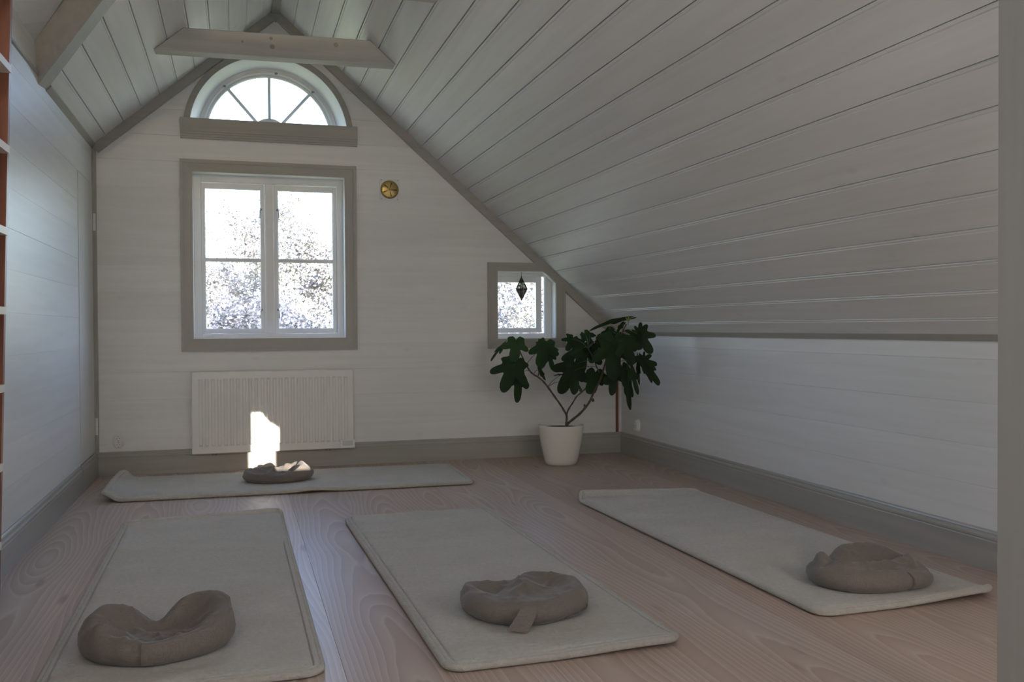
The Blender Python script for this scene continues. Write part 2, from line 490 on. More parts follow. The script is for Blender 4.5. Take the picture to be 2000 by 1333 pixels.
# ---- walls
ZB = [0.0, 0.335, 0.518, 0.706, 0.89, 1.076, 1.262, 1.44, 1.615, 1.80, 1.985, 2.17, 2.35, 2.53, 2.72, 2.92, 3.12, 3.40]
HWX, HWZ, HWR = 1.173, 2.394, 0.5466    # fanlight centre and radius at the wall face
MW = (0.642, 1.697, 0.933, 2.105)       # main window opening
SW = (2.80, 3.325, 0.917, 1.436)        # small window opening
def gable_pieces(z0, z1, cut=True):
    """polygons (x, z) of one horizontal band of the front gable wall, without the window openings"""
    xs = [(0.0, W)]
    if not cut: return [p for p in [clip(clip([(0, z0), (W, z0), (W, z1), (0, z1)], -SLL, 1, ZL), SLR, 1, ZE+SLR*W)] if len(p) > 2]
    out = []
    cuts = sorted(set([z0, z1] + [z for z in (MW[2], MW[3], SW[2], SW[3], 2.34, HWZ+HWR) if z0 < z < z1]))
    bands = []
    for a, b in zip(cuts, cuts[1:]):
        mid = (a+b)/2
        seg = [(0.0, W)]
        for o in (MW, SW):
            if o[2] < mid < o[3]:
                seg = [s for q in seg for s in ((q[0], min(q[1], o[0])), (max(q[0], o[1]), q[1])) if s[1]-s[0] > 1e-4]
        if 2.34 < mid < HWZ+HWR:
            def half(z): return math.sqrt(max(HWR**2-max(z-HWZ, 0)**2, 0))
            zs = [a+(b-a)*i/8 for i in range(9)]
            out.append([(0.0, b), (0.0, a)] + [(HWX-half(z), z) for z in zs])
            out.append([(W, a), (W, b)] + [(HWX+half(z), z) for z in reversed(zs)])
            continue
        for s in seg:
            # join with a piece below that has the same extent
            out.append([(s[0], a), (s[1], a), (s[1], b), (s[0], b)])
    # merge equal-extent rectangles stacked in the band
    merged = []
    for p in out:
        if len(p) == 4 and merged and len(merged[-1]) == 4 and False: pass
        merged.append(p)
    res = []
    for p in merged:
        p = clip(clip(p, -SLL, 1, ZL), SLR, 1, ZE+SLR*W)
        if len(p) > 2: res.append(p)
    return res
def join_columns(pieces_by_band):
    return pieces_by_band

wall_back = MB()
for z0, z1 in zip(ZB, ZB[1:]):
    for p in gable_pieces(z0, z1):
        wall_back.prism(p, lambda q: (q[0], 0.016, q[1]), lambda q: (q[0], 0.15, q[1]))
wall_back = wall_back.build('wall_back', M['slab'])
setp(wall_back, kind='structure', label='white boarded gable wall with three windows')
for z0, z1 in zip(ZB, ZB[1:]):
    mb = MB()
    g = rng.choice((0.0002, 0.0003, 0.0003, 0.0007))
    groups = {}
    for p in gable_pieces(z0+g, z1-g):
        cxm = sum(q[0] for q in p)/len(p)
        groups.setdefault(0 if cxm < 1.17 else (1 if cxm < 3.0 else 2), []).append(p)
    whole = len(groups) and not any(o[2] < z1 and o[3] > z0 for o in (MW, SW, (0, 0, 2.34, HWZ+HWR)))
    off = rng.uniform(0, 0.0010)
    if whole: groups = {0: [p for v in groups.values() for p in v]}
    for v in groups.values():
        mb = MB()
        for p in v: mb.prism(p, lambda q: (q[0], off, q[1]), lambda q: (q[0], 0.016, q[1]))
        mb.build('board', M['wall_x'], wall_back)

# left wall (with the jib door at its far end) and right knee wall
wall_left = MB().box(-0.15, -0.016, YB, 0.15, -0.1, 2.75).build('wall_left', M['slab'])
setp(wall_left, kind='structure', label='white boarded side wall with a jib door')
DY0, DY1, DZ = -0.605, -0.028, 1.985
for z0, z1 in zip(ZB, ZB[1:]):
    if z0 > 2.3: break
    g = rng.choice((0.0002, 0.0003, 0.0006))
    y1 = DY0-0.003 if z1 <= DZ+0.01 else -0.001
    zt = min(z1-g, 2.26)
    off = rng.uniform(-0.0015, 0)
    MB().box(-0.016, off, YB, y1, z0+g, zt).build('board', M['wall_y'], wall_left)
MB().box(-0.016, 0.0, YB, -1.80, 2.264, 2.75).build('board', M['wall_y'], wall_left)
wall_right = MB().box(W+0.016, W+0.15, YB, 0.15, -0.1, ZE+0.05).build('wall_right', M['slab'])
setp(wall_right, kind='structure', label='low white boarded knee wall under the slope')
zr = [0.0, 0.335, 0.500, 0.678, 0.86, ZE+0.03]
for z0, z1 in zip(zr, zr[1:]):
    MB().box(W-rng.uniform(0, 0.0015), W+0.016, YB, 0, z0+0.0003, z1-0.0003).build('board', M['wall_y'], wall_right)

# rear gable: solid but for a small cut-cornered window that lets the low sun in
SX0, SX1, SZ0, SZ1 = 3.029, 3.217, 1.115, 1.530
rear = MB()
full = clip(clip([(-0.1, -0.1), (W+0.1, -0.1), (W+0.1, 4.2), (-0.1, 4.2)], -SLL, 1, ZL+0.15), SLR, 1, ZE+SLR*W+0.15)
for p in (clip(full, 1, 0, SX0), clip(full, -1, 0, -SX1),
          clip(clip(clip(full, -1, 0, -SX0), 1, 0, SX1), 0, 1, SZ0),
          clip(clip(clip(full, -1, 0, -SX0), 1, 0, SX1), 0, -1, -SZ1)):
    if len(p) > 2: rear.prism(p, lambda q: (q[0], YB, q[1]), lambda q: (q[0], YB-0.03, q[1]))
# the roof slope cuts the opening's upper right corner
rear.prism([(3.098, 1.531), (3.218, 1.531), (3.218, 1.415), (3.205, 1.428), (3.150, 1.462)], lambda q: (q[0], YB, q[1]), lambda q: (q[0], YB-0.03, q[1]))
rear = rear.build('wall_rear', M['wall_x'])
setp(rear, kind='structure', label='white rear gable wall behind the viewer')

# ---- ceiling: one core over both slopes, boards as parts
ceil = MB()
EDY0, EDS = -1.55, -1.2453           # where the left slope ends: y = EDY0 + EDS * x (valley)
ceil.prism([(P0R - uR*0.25), (P0R + uR*(LR+0.55))], lambda p: tuple(p - nR*0.016 + Vector((0, 0.16, 0))), lambda p: tuple(p - nR*0.016 + Vector((0, YB-0.1, 0)))) if False else None
def slab(mb, pts, n, t):
    a = [Vector(p) - n*0.016 for p in pts]; b = [Vector(p) - n*(0.016+t) for p in pts]
    k = len(a)
    mb.add(a+b, [tuple(range(k)), tuple(range(2*k-1, k-1, -1))] + [(i, k+i, k+(i+1) % k, (i+1) % k) for i in range(k)])
YF = 0.16
def onR(s, y): return P0R + uR*s + Vector((0, y, 0))
def onL(s, y): return P0L + uL*s + Vector((0, y, 0))
slab(ceil, [onR(-0.25, YF), onR(LR+0.5, YF), onR(LR+0.5, YB-0.1), onR(-0.25, YB-0.1)], nR, 0.12)
def ydiag(x): return EDY0 + EDS*x
slab(ceil, [onL(-0.25, YF), onL(LL+0.02, YF), onL(LL+0.02, ydiag(XR)), onL(0, ydiag(0)), onL(-0.25, ydiag(0))], nL, 0.12)
ceiling = ceil.build('ceiling', M['slab'])
setp(ceiling, kind='structure', label='steep white boarded ceiling of the attic')

def roof_board(s0, s1, P, u, n, y0, yend, flip):
    """tongue and groove board: dark chamfered joint and a bead line beside it (towards the ridge side of the board below)"""
    g = 0.0014
    a, b = s0+g, s1-g
    prof = [(a, -0.016), (a, -0.004), (a+0.003, 0.0), (b-0.0165, 0.0), (b-0.0148, -0.0022), (b-0.0128, -0.0022), (b-0.0112, -0.0004), (b-0.003, -0.0004), (b, -0.0045), (b, -0.016)]
    mb = MB()
    off = rng.uniform(-0.0008, 0.0005)
    def pt(q, y): 
        v = P + u*q[0] + n*(q[1]+off)
        return (v.x, y(v.x) if callable(y) else y, v.z)
    mb.prism(prof, lambda q: pt(q, y0), lambda q: pt(q, yend))
    return mb.build('board', M['roof'], ceiling)
s = -0.0125
while s < LR-0.02:
    roof_board(max(s, -0.02), min(s+0.1546, LR+0.004), P0R, uR, nR, 0.0, YB, False)
    s += 0.1546
s = -0.0355
while s < LL-0.02:
    roof_board(max(s, -0.02), min(s+0.1525, LL+0.004), P0L, uL, nL, 0.0, lambda x: ydiag(x)+0.004, False)
    s += 0.1525

# ---- dormer ceiling beyond the valley on the left: boards run across, towards the ridge
DZ0 = 2.409
dorm = MB()
def dz(x, y): return DZ0 + 0.845*x - 0.03*(y+1.84)
dorm.add([(-0.1, -1.2, dz(-.1, -1.84)+0.03), (1.45, -1.2, dz(1.45, -1.84)+0.03), (1.45, YB-0.1, dz(1.45, YB)+0.03), (-0.1, YB-0.1, dz(-.1, YB)+0.03),
          (-0.1, -1.2, dz(-.1, -1.84)+0.1), (1.45, -1.2, dz(1.45, -1.84)+0.1), (1.45, YB-0.1, dz(1.45, YB)+0.1), (-0.1, YB-0.1, dz(-.1, YB)+0.1)],
         [(0, 1, 2, 3), (7, 6, 5, 4), (0, 4, 5, 1), (1, 5, 6, 2), (2, 6, 7, 3), (3, 7, 4, 0)])
dormer = dorm.build('ceiling_dormer', M['slab'])
setp(dormer, kind='structure', label='raised boarded dormer ceiling above the bookcase')
q = 0.0
while q < 7.5:
    ya, yb = -1.60-q-0.003, -1.60-q-0.157
    # a board from the wall to the ridge; joints slant as they follow the dormer's own ridge
    poly = [(0.0, ya), (1.30, ya+1.30*1.85), (1.30, yb+1.30*1.85), (0.0, yb)]
    poly = clip(poly, 1.36, 1.0, -1.80)          # stops at the valley beam
    poly = clip(poly, 0, -1, 7.8)
    if len(poly) > 2:
        MB().prism(poly, lambda p: (p[0], p[1], dz(*p)), lambda p: (p[0], p[1], dz(*p)+0.028)).build('board', M['roof'], dormer)
    q += 0.16

# ---- trims along the gable, ridge, eaves and corners
def slope_strip(P, u, n, s0, s1, w, t, name, mat, label):
    """flat batten on the gable wall just under the slope"""
    down = Vector((-u.z, 0, u.x)) if u.x > 0 else Vector((u.z, 0, -u.x))
    down = n
    mb = MB()
    a, b = P + u*s0, P + u*s1
    prof = [(0.0, 0.0), (0.0, -t), (w-0.006, -t), (w, -t+0.006), (w, 0.0)]
    mb.prism(prof, lambda q: tuple(a + n*q[0] + Vector((0, q[1], 0))), lambda q: tuple(b + n*q[0] + Vector((0, q[1], 0))))
    o = mb.build(name, mat)
    setp(o, kind='structure', label=label)
slope_strip(P0L, uL, nL, 0.0, LL+0.045, 0.062, 0.02, 'trim_1', M['trim_x'], 'greige batten under the left slope on the gable')
slope_strip(P0R, uR, nR, -0.01, LR+0.043, 0.0615, 0.02, 'trim_2', M['trim_x'], 'greige batten under the right slope on the gable')
t = MB(); t.prism([(-0.028, 0.03), (-0.028, -0.024), (0.028, -0.024), (0.028, 0.03)], lambda q: (XR+q[0], -0.0, ZR-0.012+q[1]), lambda q: (XR+q[0], -3.2, ZR-0.012+q[1]))
t.prism([(0.0, -0.095), (0.085, -0.030), (0.05, 0.03), (-0.05, 0.03), (-0.085, -0.030)], lambda q: (XR+q[0], -0.0215, ZR+q[1]), lambda q: (XR+q[0], 0.012, ZR+q[1]))
setp(t.build('trim_3', M['trim_y']), kind='structure', label='narrow grey ridge batten')
# right eave: sloped band at the top of the knee wall
t = MB(); t.prism([(0, 0), (-0.012, 0.0), (-0.03, 0.028), (-0.028, 0.034), (0.0, 0.034)], lambda q: (W+q[0], 0.0, ZE-0.003+q[1]), lambda q: (W+q[0], YB, ZE-0.003+q[1]))
setp(t.build('trim_4', M['trim_y']), kind='structure', label='grey eave batten above the low knee wall')
# left eave: band on the slope and its bead
t = MB(); t.prism([(-0.035, 0.0), (0.028, 0.0), (0.028, 0.010), (0.022, 0.014), (-0.045, 0.014)], lambda q: tuple(P0L+uL*q[0]+nL*q[1]), lambda q: tuple(P0L+uL*q[0]+nL*q[1]+Vector((0, EDY0-0.02, 0))))
setp(t.build('trim_5', M['trim_y']), kind='structure', label='grey eave batten above the left wall')
# left corner upright where the jib door hangs
t = MB(); t.prism([(0.0, 0.0), (0.0, -0.026), (0.012, -0.026), (0.026, -0.012), (0.026, 0.0)], lambda q: (q[0], q[1], 0.16), lambda q: (q[0], q[1], ZL-0.02))
setp(t.build('trim_6', M['trim_z']), kind='structure', label='grey upright batten in the left corner')
t = MB(); t.prism([(W-0.052, 0.0), (W-0.052, -0.007), (W-0.030, -0.007), (W-0.030, 0.0)], lambda q: (q[0], q[1], 0.163), lambda q: (q[0], q[1], ZE-0.02))
setp(t.build('trim_7', M['brownwood']), kind='structure', label='bare red-brown strip in the right corner')
# bead along the left wall beside the bookcase, under the frieze board
t = MB(); t.prism([(0.0, 0.0), (0.010, 0.004), (0.010, 0.016), (0.0, 0.02)], lambda q: (q[0], -1.76, 2.255+q[1]), lambda q: (q[0], YB, 2.255+q[1]))
setp(t.build('trim_8', M['trim_y']), kind='structure', label='thin bead below the frieze board above the bookcase')

# ---- baseboards with a stepped, rounded top
BP = [(0.0, 0.0), (0.020, 0.0), (0.020, 0.118), (0.0185, 0.121), (0.0185, 0.125), (0.0205, 0.128), (0.0200, 0.136), (0.0160, 0.141), (0.0125, 0.1425), (0.0115, 0.147), (0.0125, 0.152), (0.0105, 0.158), (0.006, 0.163), (0.0, 0.163)]
t = MB(); t.prism(BP, lambda q: (0.0, -q[0], q[1]), lambda q: (W, -q[0], q[1]))
setp(t.build('baseboard_back', M['trim_x']), kind='structure', label='greige baseboard below the windows')
t = MB(); t.prism(BP, lambda q: (W-q[0], 0.0, q[1]), lambda q: (W-q[0], YB, q[1]))
setp(t.build('baseboard_right', M['trim_y']), kind='structure', label='greige baseboard of the low knee wall')
t = MB(); t.prism(BP, lambda q: (q[0], DY0-0.06, q[1]), lambda q: (q[0], YB, q[1]))
setp(t.build('baseboard_left', M['trim_y']), kind='structure', label='greige baseboard of the left wall')

# ---- jib door flush in the left wall
door = MB().box(-0.016, 0.002, DY0+0.003, DY1, 0.166, DZ-0.004).build('door_1', M['wall_z'])
setp(door, kind='structure', label='flush white jib door hinged in the corner')
t = MB(); t.prism(BP, lambda q: (q[0]+0.002, -0.022, q[1]), lambda q: (q[0]+0.002, DY0-0.054, q[1]))
t.build('kickboard', M['trim_y'], door)
for z in (0.286, 1.672):
    h = MB()
    for a, b in ((z, z+0.056), (z+0.0585, z+0.115)):
        h.lathe([(0.0, a), (0.0085, a), (0.0085, b), (0.0, b)], (0.014, -0.030, 0.0), 12)
    h.box(0.0, 0.004, -0.058, -0.030, z+0.002, z+0.113)
    h.build('hinge', M['window_white'], door)
# ------------------------------------------------------------------ windows
def ring_boxes(mb, x0, x1, z0, z1, wl, wr, wb, wt, y0, y1):
    mb.box(x0, x0+wl, y0, y1, z0, z1); mb.box(x1-wr, x1, y0, y1, z0, z1)
    mb.box(x0+wl, x1-wr, y0, y1, z0, z0+wb); mb.box(x0+wl, x1-wr, y0, y1, z1-wt, z1)
    return mb

# window_1: two hinged sashes of two panes
win = empty('window_1', (1.17, 0.0, 0.933)); setp(win, kind='structure', label='white two-sash window in a wide greige casing, blossom outside')
x0, x1, z0, z1 = MW
def casing_piece(p, mat, parent, yo=-0.018):
    """flat board p (x, z polygon) on the wall"""
    mb = MB(); mb.prism(p, lambda q: (q[0], 0.0, q[1]), lambda q: (q[0], yo, q[1]))
    return mb
ox0, ox1, oz0, oz1 = 0.5615, 1.7795, 0.8455, 2.187
def casing(parent, outer, inner, parts):
    (a0, a1, c0, c1), (b0, b1, d0, d1) = outer, inner
    e = 0.014
    for p, mk in (([(a0, c0), (a0, c1), (b0, d1), (b0, d0)], 'trim_z'), ([(a1, c1), (a1, c0), (b1, d0), (b1, d1)], 'trim_z'),
                  ([(a0, c1), (a1, c1), (b1, d1), (b0, d1)], 'trim_x'), ([(a1, c0), (a0, c0), (b0, d0), (b1, d0)], 'trim_x')):
        mb = casing_piece(p, M[mk], parent)
        # raised outer bead
        q0, q1 = Vector((*p[0], 0)), Vector((*p[1], 0)); q2, q3 = Vector((*p[2], 0)), Vector((*p[3], 0))
        f = 0.28
        bead = [tuple(q0)[:2], tuple(q1)[:2], tuple(q1.lerp(q2, f))[:2], tuple(q0.lerp(q3, f))[:2]]
        mb.prism(bead, lambda q: (q[0], -0.018, q[1]), lambda q: (q[0], -0.026, q[1]))
        mb.build('casing', M[mk], parent)
casing(win, (ox0, ox1, oz0, oz1), (x0+0.002, x1-0.002, z0+0.001, z1-0.002), None)
rv = MB()
e = 0.0025
rv.box(x0-0.012, x0+e, -0.001, 0.17, z0-0.012, z1+0.012); rv.box(x1-e, x1+0.012, -0.001, 0.17, z0-0.012, z1+0.012)
rv.box(x0+e, x1-e, -0.001, 0.17, z1-e, z1+0.012); rv.box(x0+e, x1-e, -0.004, 0.17, z0-0.012, z0+e)
rv.build('reveal', M['window_white'], win)
fr = MB()
ring_boxes(fr, x0-0.002, x1+0.002, z0-0.002, z1+0.002, 0.055, 0.052, 0.036, 0.056, 0.098, 0.165)
fr.box(1.131, 1.199, 0.090, 0.16, z0+0.037, z1-0.058)
fr.box(1.1375, 1.1925, 0.084, 0.092, z0+0.037, z1-0.058)
fr.build('frame', M['window_white'], win, bevel=0.002)
for a, b, hx in ((0.695, 1.130, 1.108), (1.200, 1.645, 1.222)):
    sb = MB()
    ring_boxes(sb, a, b, 0.969, 2.046, 0.024, 0.024, 0.030, 0.036, 0.106, 0.142)
    # inner bevelled lip towards the glass
    ring_boxes(sb, a+0.022, b-0.022, 0.997, 2.012, 0.007, 0.007, 0.007, 0.007, 0.114, 0.136)
    sash = sb.build('sash', M['window_white'], win, bevel=0.0015)
    mt = MB(); mt.box(a+0.02, b-0.02, 0.110, 0.140, 1.4845, 1.5115); mt.build('muntin', M['window_white'], sash, bevel=0.003)
    for c, d in ((1.000, 1.486), (1.510, 2.010)):
        MB().box(a+0.022, b-0.022, 0.126, 0.129, c, d).build('pane', M['glass'], sash)
    for hz in (1.119, 1.845):
        hk = MB()
        hk.tube([(hx, 0.106, hz+0.02), (hx, 0.092, hz+0.02), (hx+(0.008 if hx > 1.15 else -0.008), 0.088, hz+0.014), (hx+(0.010 if hx > 1.15 else -0.010), 0.088, hz-0.03), (hx+(0.006 if hx > 1.15 else -0.006), 0.09, hz-0.042)], 0.0035, 6)
        hk.lathe([(0.0, -0.012), (0.008, -0.010), (0.008, 0.0), (0.0, 0.0)], (hx, 0.104, hz+0.02), 10, 'y')
        hk.build('hook', M['steel'], sash, smooth=True)

# window_2: half-round fanlight over a moulded sill board
win = empty('window_2', (HWX, 0.0, 2.34)); setp(win, kind='structure', label='half-round fanlight with three radial bars above a grey sill board')
sill = MB()
sp = [(0.0, 2.3335), (-0.018, 2.3335), (-0.020, 2.345), (-0.024, 2.349), (-0.024, 2.362), (-0.029, 2.366), (-0.029, 2.376), (-0.034, 2.381), (-0.034, 2.471), (-0.031, 2.474), (0.0, 2.474)]
sill.prism(sp, lambda q: (0.5675, *q), lambda q: (1.789, *q))
sill.build('sill_board', M['trim_x'], win)
def arc(R, y, n=48, a0=0.0, a1=PI): return [(HWX+R*math.cos(a0+(a1-a0)*i/n), y, HWZ+R*math.sin(a0+(a1-a0)*i/n)) for i in range(n+1)]
def arch_band(mb, sect, n=48):
    """sweep a closed section of (radius, y) along the half circle"""
    rings = []
    for i in range(n+1):
        w = PI*i/n
        rings.append([(HWX+r*math.cos(w), y, HWZ+r*math.sin(w)) for r, y in sect])
    k = len(sect)
    vs = [p for r in rings for p in r]
    fs = [(i*k+j, i*k+(j+1) % k, (i+1)*k+(j+1) % k, (i+1)*k+j) for i in range(n) for j in range(k)]
    fs += [tuple(range(k-1, -1, -1)), tuple(n*k+j for j in range(k))]
    mb.add(vs, fs); return mb
arch_band(MB(), [(0.5462, 0.0), (0.5462, -0.016), (0.582, -0.016), (0.588, -0.012), (0.588, 0.0)]).build('arch_casing', M['trim_x'], win, smooth=True, angle=35)
arch_band(MB(), [(0.5466, -0.002), (0.488, 0.10), (0.488, 0.17), (0.562, 0.17), (0.562, -0.002)]).build('reveal', M['window_white'], win, smooth=True, angle=35)
fb = arch_band(MB(), [(0.452, 0.150), (0.452, 0.112), (0.460, 0.106), (0.460, 0.098), (0.492, 0.098), (0.492, 0.150)])
fb.box(HWX-0.485, HWX+0.485, 0.098, 0.15, HWZ-0.03, HWZ)
fb.build('frame', M['window_white'], win, smooth=True, angle=35)
sb = arch_band(MB(), [(0.434, 0.140), (0.430, 0.132), (0.430, 0.124), (0.436, 0.116), (0.451, 0.116), (0.451, 0.140)])
sb.box(HWX-0.45, HWX+0.45, 0.116, 0.14, HWZ, HWZ+0.035)
sash = sb.build('sash', M['window_white'], win, smooth=True, angle=35)
hub = MB(); hub.prism([(0.128*math.cos(PI*i/16), 0.128*math.sin(PI*i/16)) for i in range(17)], lambda q: (HWX+q[0], 0.114, HWZ+0.01+q[1]), lambda q: (HWX+q[0], 0.139, HWZ+0.01+q[1]))
hub.build('hub', M['window_white'], sash, bevel=0.003)
for w in (49, 90, 131):
    d = Vector((math.cos(math.radians(w)), 0, math.sin(math.radians(w)))); nn = Vector((-d.z, 0, d.x))
    a, b = Vector((HWX, 0, HWZ))+d*0.12, Vector((HWX, 0, HWZ))+d*0.434
    mb = MB(); mb.prism([(-0.0115, 0.138), (-0.0115, 0.120), (-0.005, 0.114), (0.005, 0.114), (0.0115, 0.120), (0.0115, 0.138)],
                        lambda q: tuple(a+nn*q[0]+Vector((0, q[1], 0))), lambda q: tuple(b+nn*q[0]+Vector((0, q[1], 0))))
    mb.build('glazing_bar', M['window_white'], sash)
angs = [0, 49, 90, 131, 180]
for a, b in zip(angs, angs[1:]):
    pts = [(0.05*math.cos(math.radians((a+b)/2)), 0.05*math.sin(math.radians((a+b)/2)))]
    pts += [(0.440*math.cos(math.radians(a+(b-a)*i/10)), 0.440*math.sin(math.radians(a+(b-a)*i/10))) for i in range(11)]
    mb = MB(); mb.prism(pts, lambda q: (HWX+q[0], 0.126, HWZ+q[1]), lambda q: (HWX+q[0], 0.129, HWZ+q[1]))
    mb.build('pane', M['glass'], sash)
for w in (48, 84, 132):
    d = (math.cos(math.radians(w)), math.sin(math.radians(w)))
    c = (HWX+0.462*d[0], 0.094, HWZ+0.462*d[1])
    mb = MB(); mb.box(c[0]-0.010, c[0]+0.010, 0.090, 0.117, c[2]-0.006, c[2]+0.006)
    mb.build('turn_catch', M['steel'], win, bevel=0.002)

# window_3: small window whose upper right corner is cut by the slope
win = empty('window_3', (3.08, 0.0, 0.9)); setp(win, kind='structure', label='small square window under the slope, its upper corner cut off')
x0, x1, z0, z1 = SW
xi = 2.851
cut = [(3.243, 1.4375), (3.325, 1.3575)]
c_o = (2.774, 3.402, 0.843, 1.503)
def slope_z(x): return ZE + SLR*(W-x)
for p, mk in (([(c_o[0], c_o[2]), (c_o[0], c_o[3]), (xi, z1), (xi, z0)], 'trim_z'),
              ([(c_o[0], c_o[3]), (3.2435, c_o[3]), (3.2435, z1), (xi, z1)], 'trim_x'),
              ([(3.325, 1.3575), (c_o[1], 1.3575), (c_o[1], c_o[2]), (3.325, z0)], 'trim_z'),
              ([(c_o[1], c_o[2]), (c_o[0], c_o[2]), (xi, z0), (3.325, z0)], 'trim_x')):
    p = clip(p, SLR, 1, ZE+SLR*W-0.075)
    mb = casing_piece(p, None, win)
    mb.build('casing', M[mk], win)
for p, mk in (([(c_o[0], c_o[2]), (c_o[0], c_o[3]), (c_o[0]+0.02, c_o[3]-0.02), (c_o[0]+0.02, c_o[2]+0.02)], 'trim_z'),
              ([(c_o[1], 1.34), (c_o[1], c_o[2]), (c_o[1]-0.02, c_o[2]+0.02), (c_o[1]-0.02, 1.34)], 'trim_z')):
    mb = MB(); mb.prism(p, lambda q: (q[0], -0.018, q[1]), lambda q: (q[0], -0.026, q[1])); mb.build('casing_bead', M[mk], win)
rv = MB()
rv.box(x0-0.012, x0+e, -0.001, 0.17, z0-0.012, z1+0.012); rv.box(x1-e, x1+0.012, -0.001, 0.17, z0-0.012, 1.3575)
rv.box(x0+e, cut[0][0], -0.001, 0.17, z1-e, z1+0.012); rv.box(x0+e, x1-e, -0.004, 0.17, z0-0.012, z0+e)
rv.prism([(cut[0][0]-0.004, z1-e), (x1-e, 1.3575), (x1+0.012, 1.3575), (x1+0.012, z1+0.012), (cut[0][0]-0.004, z1+0.012)], lambda q: (q[0], -0.001, q[1]), lambda q: (q[0], 0.17, q[1]))
rv.build('reveal', M['window_white'], win)
fr = MB(); ring_boxes(fr, x0-0.002, 3.327, z0-0.002, z1+0.002, 0.043, 0.042, 0.042, 0.034, 0.098, 0.16)
fr.box(3.264, 3.284, 0.092, 0.12, z0+0.02, 1.42)
fr.build('frame', M['window_white'], win, bevel=0.002)
sb = MB(); ring_boxes(sb, 2.838, 3.246, 0.961, 1.404, 0.030, 0.047, 0.037, 0.048, 0.106, 0.142)
sash = sb.build('sash', M['window_white'], win, bevel=0.002)
MB().box(2.860, 3.205, 0.125, 0.128, 0.990, 1.365).build('pane', M['glass'], sash)

# ------------------------------------------------------------------ timbers
tie = empty('collar_beam', (XR, -0.95, 2.66)); setp(tie, 'limed collar beam with three dark knots in front of the fanlight', 'beam')
def tie_mesh(zb0, zb1, h, ya, yb, name, parent, mat):
    """board between both slopes; bottom at zb0 left, zb1 right; ends follow the slopes"""
    def xl(z): return (z-ZL)/SLL + 0.001
    def xr(z): return W-(z-ZE)/SLR - 0.001
    mb = MB()
    c = [(xl(zb0), zb0), (xr(zb1), zb1), (xr(zb1+h), zb1+h), (xl(zb0+h), zb0+h)]
    mb.prism(c, lambda q: (q[0], ya, q[1]), lambda q: (q[0], yb, q[1]))
    return mb.build(name, mat, parent, bevel=0.004)
plank = tie_mesh(2.655, 2.672, 0.142, -0.990, -0.880, 'beam', tie, M['beam_x'])
for x, z, r in ((1.155, 2.725, 0.017), (1.148, 2.775, 0.012), (1.54, 2.767, 0.016), (0.98, 2.742, 0.008)):
    mb = MB(); mb.lathe([(0.0, -0.0005), (r*0.7, -0.0012), (r, 0.0008), (r*1.05, 0.004)], (x, -0.990, z), 14, 'y')
    mb.build('knot', M['knot'], tie)
tie2 = tie_mesh(2.655, 2.662, 0.142, -2.285, -2.172, 'collar_beam', None, M['beam_x'])
setp(tie2, 'limed collar beam nearest to the viewer at the top edge', 'beam')

# valley beam at the end of the left slope
d = Vector((0.55, -0.685, 0.4690)).normalized()
A = [Vector((0.0, -1.55, 2.243)), Vector((0.0, -1.756, 2.219)), Vector((0.0, -1.842, 2.409)), Vector((0.0, -1.62, 2.45))]
vb = MB(); vb.prism(A, lambda q: tuple(q - d*0.02), lambda q: tuple(q + d*2.12))
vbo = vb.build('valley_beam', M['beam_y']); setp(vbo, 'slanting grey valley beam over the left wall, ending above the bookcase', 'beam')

# post on the right with the board beside it
post = empty('post', (2.70, -5.10, 0)); setp(post, 'pale upright wooden post at the right edge, floor to slope', 'post')
def slope_top(x): return ZE + SLR*(W-x)
MB().prism([(2.664, 0), (2.727, 0), (2.727, slope_top(2.727)-0.002), (2.664, slope_top(2.664)-0.002)], lambda q: (q[0], -5.05, q[1]), lambda q: (q[0], -5.15, q[1])).build('upright', M['post'], post, bevel=0.004)
MB().prism([(2.7305, 0), (2.86, 0), (2.86, slope_top(2.86)-0.002), (2.7305, slope_top(2.7305)-0.002)], lambda q: (q[0], -5.056, q[1]), lambda q: (q[0], -5.10, q[1])).build('side_board', M['post'], post, bevel=0.003)

# bookcase on the left: only its far end is in view
bc = empty('bookcase', (0.14, -4.2, 0)); setp(bc, 'red-brown bookcase with white shelf edges at the left edge', 'bookcase')
yA, yB_ = -3.765, -4.75
MB().box(0.045, 0.280, yA-0.022, yA, 0.0, 2.42).build('side_panel', M['brownwood'], bc)
MB().box(0.045, 0.280, yB_, yB_+0.022, 0.0, 2.42).build('side_panel', M['brownwood'], bc)
MB().box(0.044, 0.056, yB_+0.022, yA-0.022, 0.02, 2.42).build('back_panel', M['brownwood'], bc)
for z in (0.06, 0.365, 0.597, 0.830, 1.059, 1.292, 1.533, 1.770, 2.008, 2.25):
    MB().box(0.056, 0.286, yB_+0.022, yA-0.0215, z-0.012, z+0.010).build('shelf', M['shelfwhite'], bc)

for ch in list(bc.children):
    for v_ in ch.data.vertices: v_.co.x += 0.020 + 0.030*(v_.co.z-1.0) - 0.027
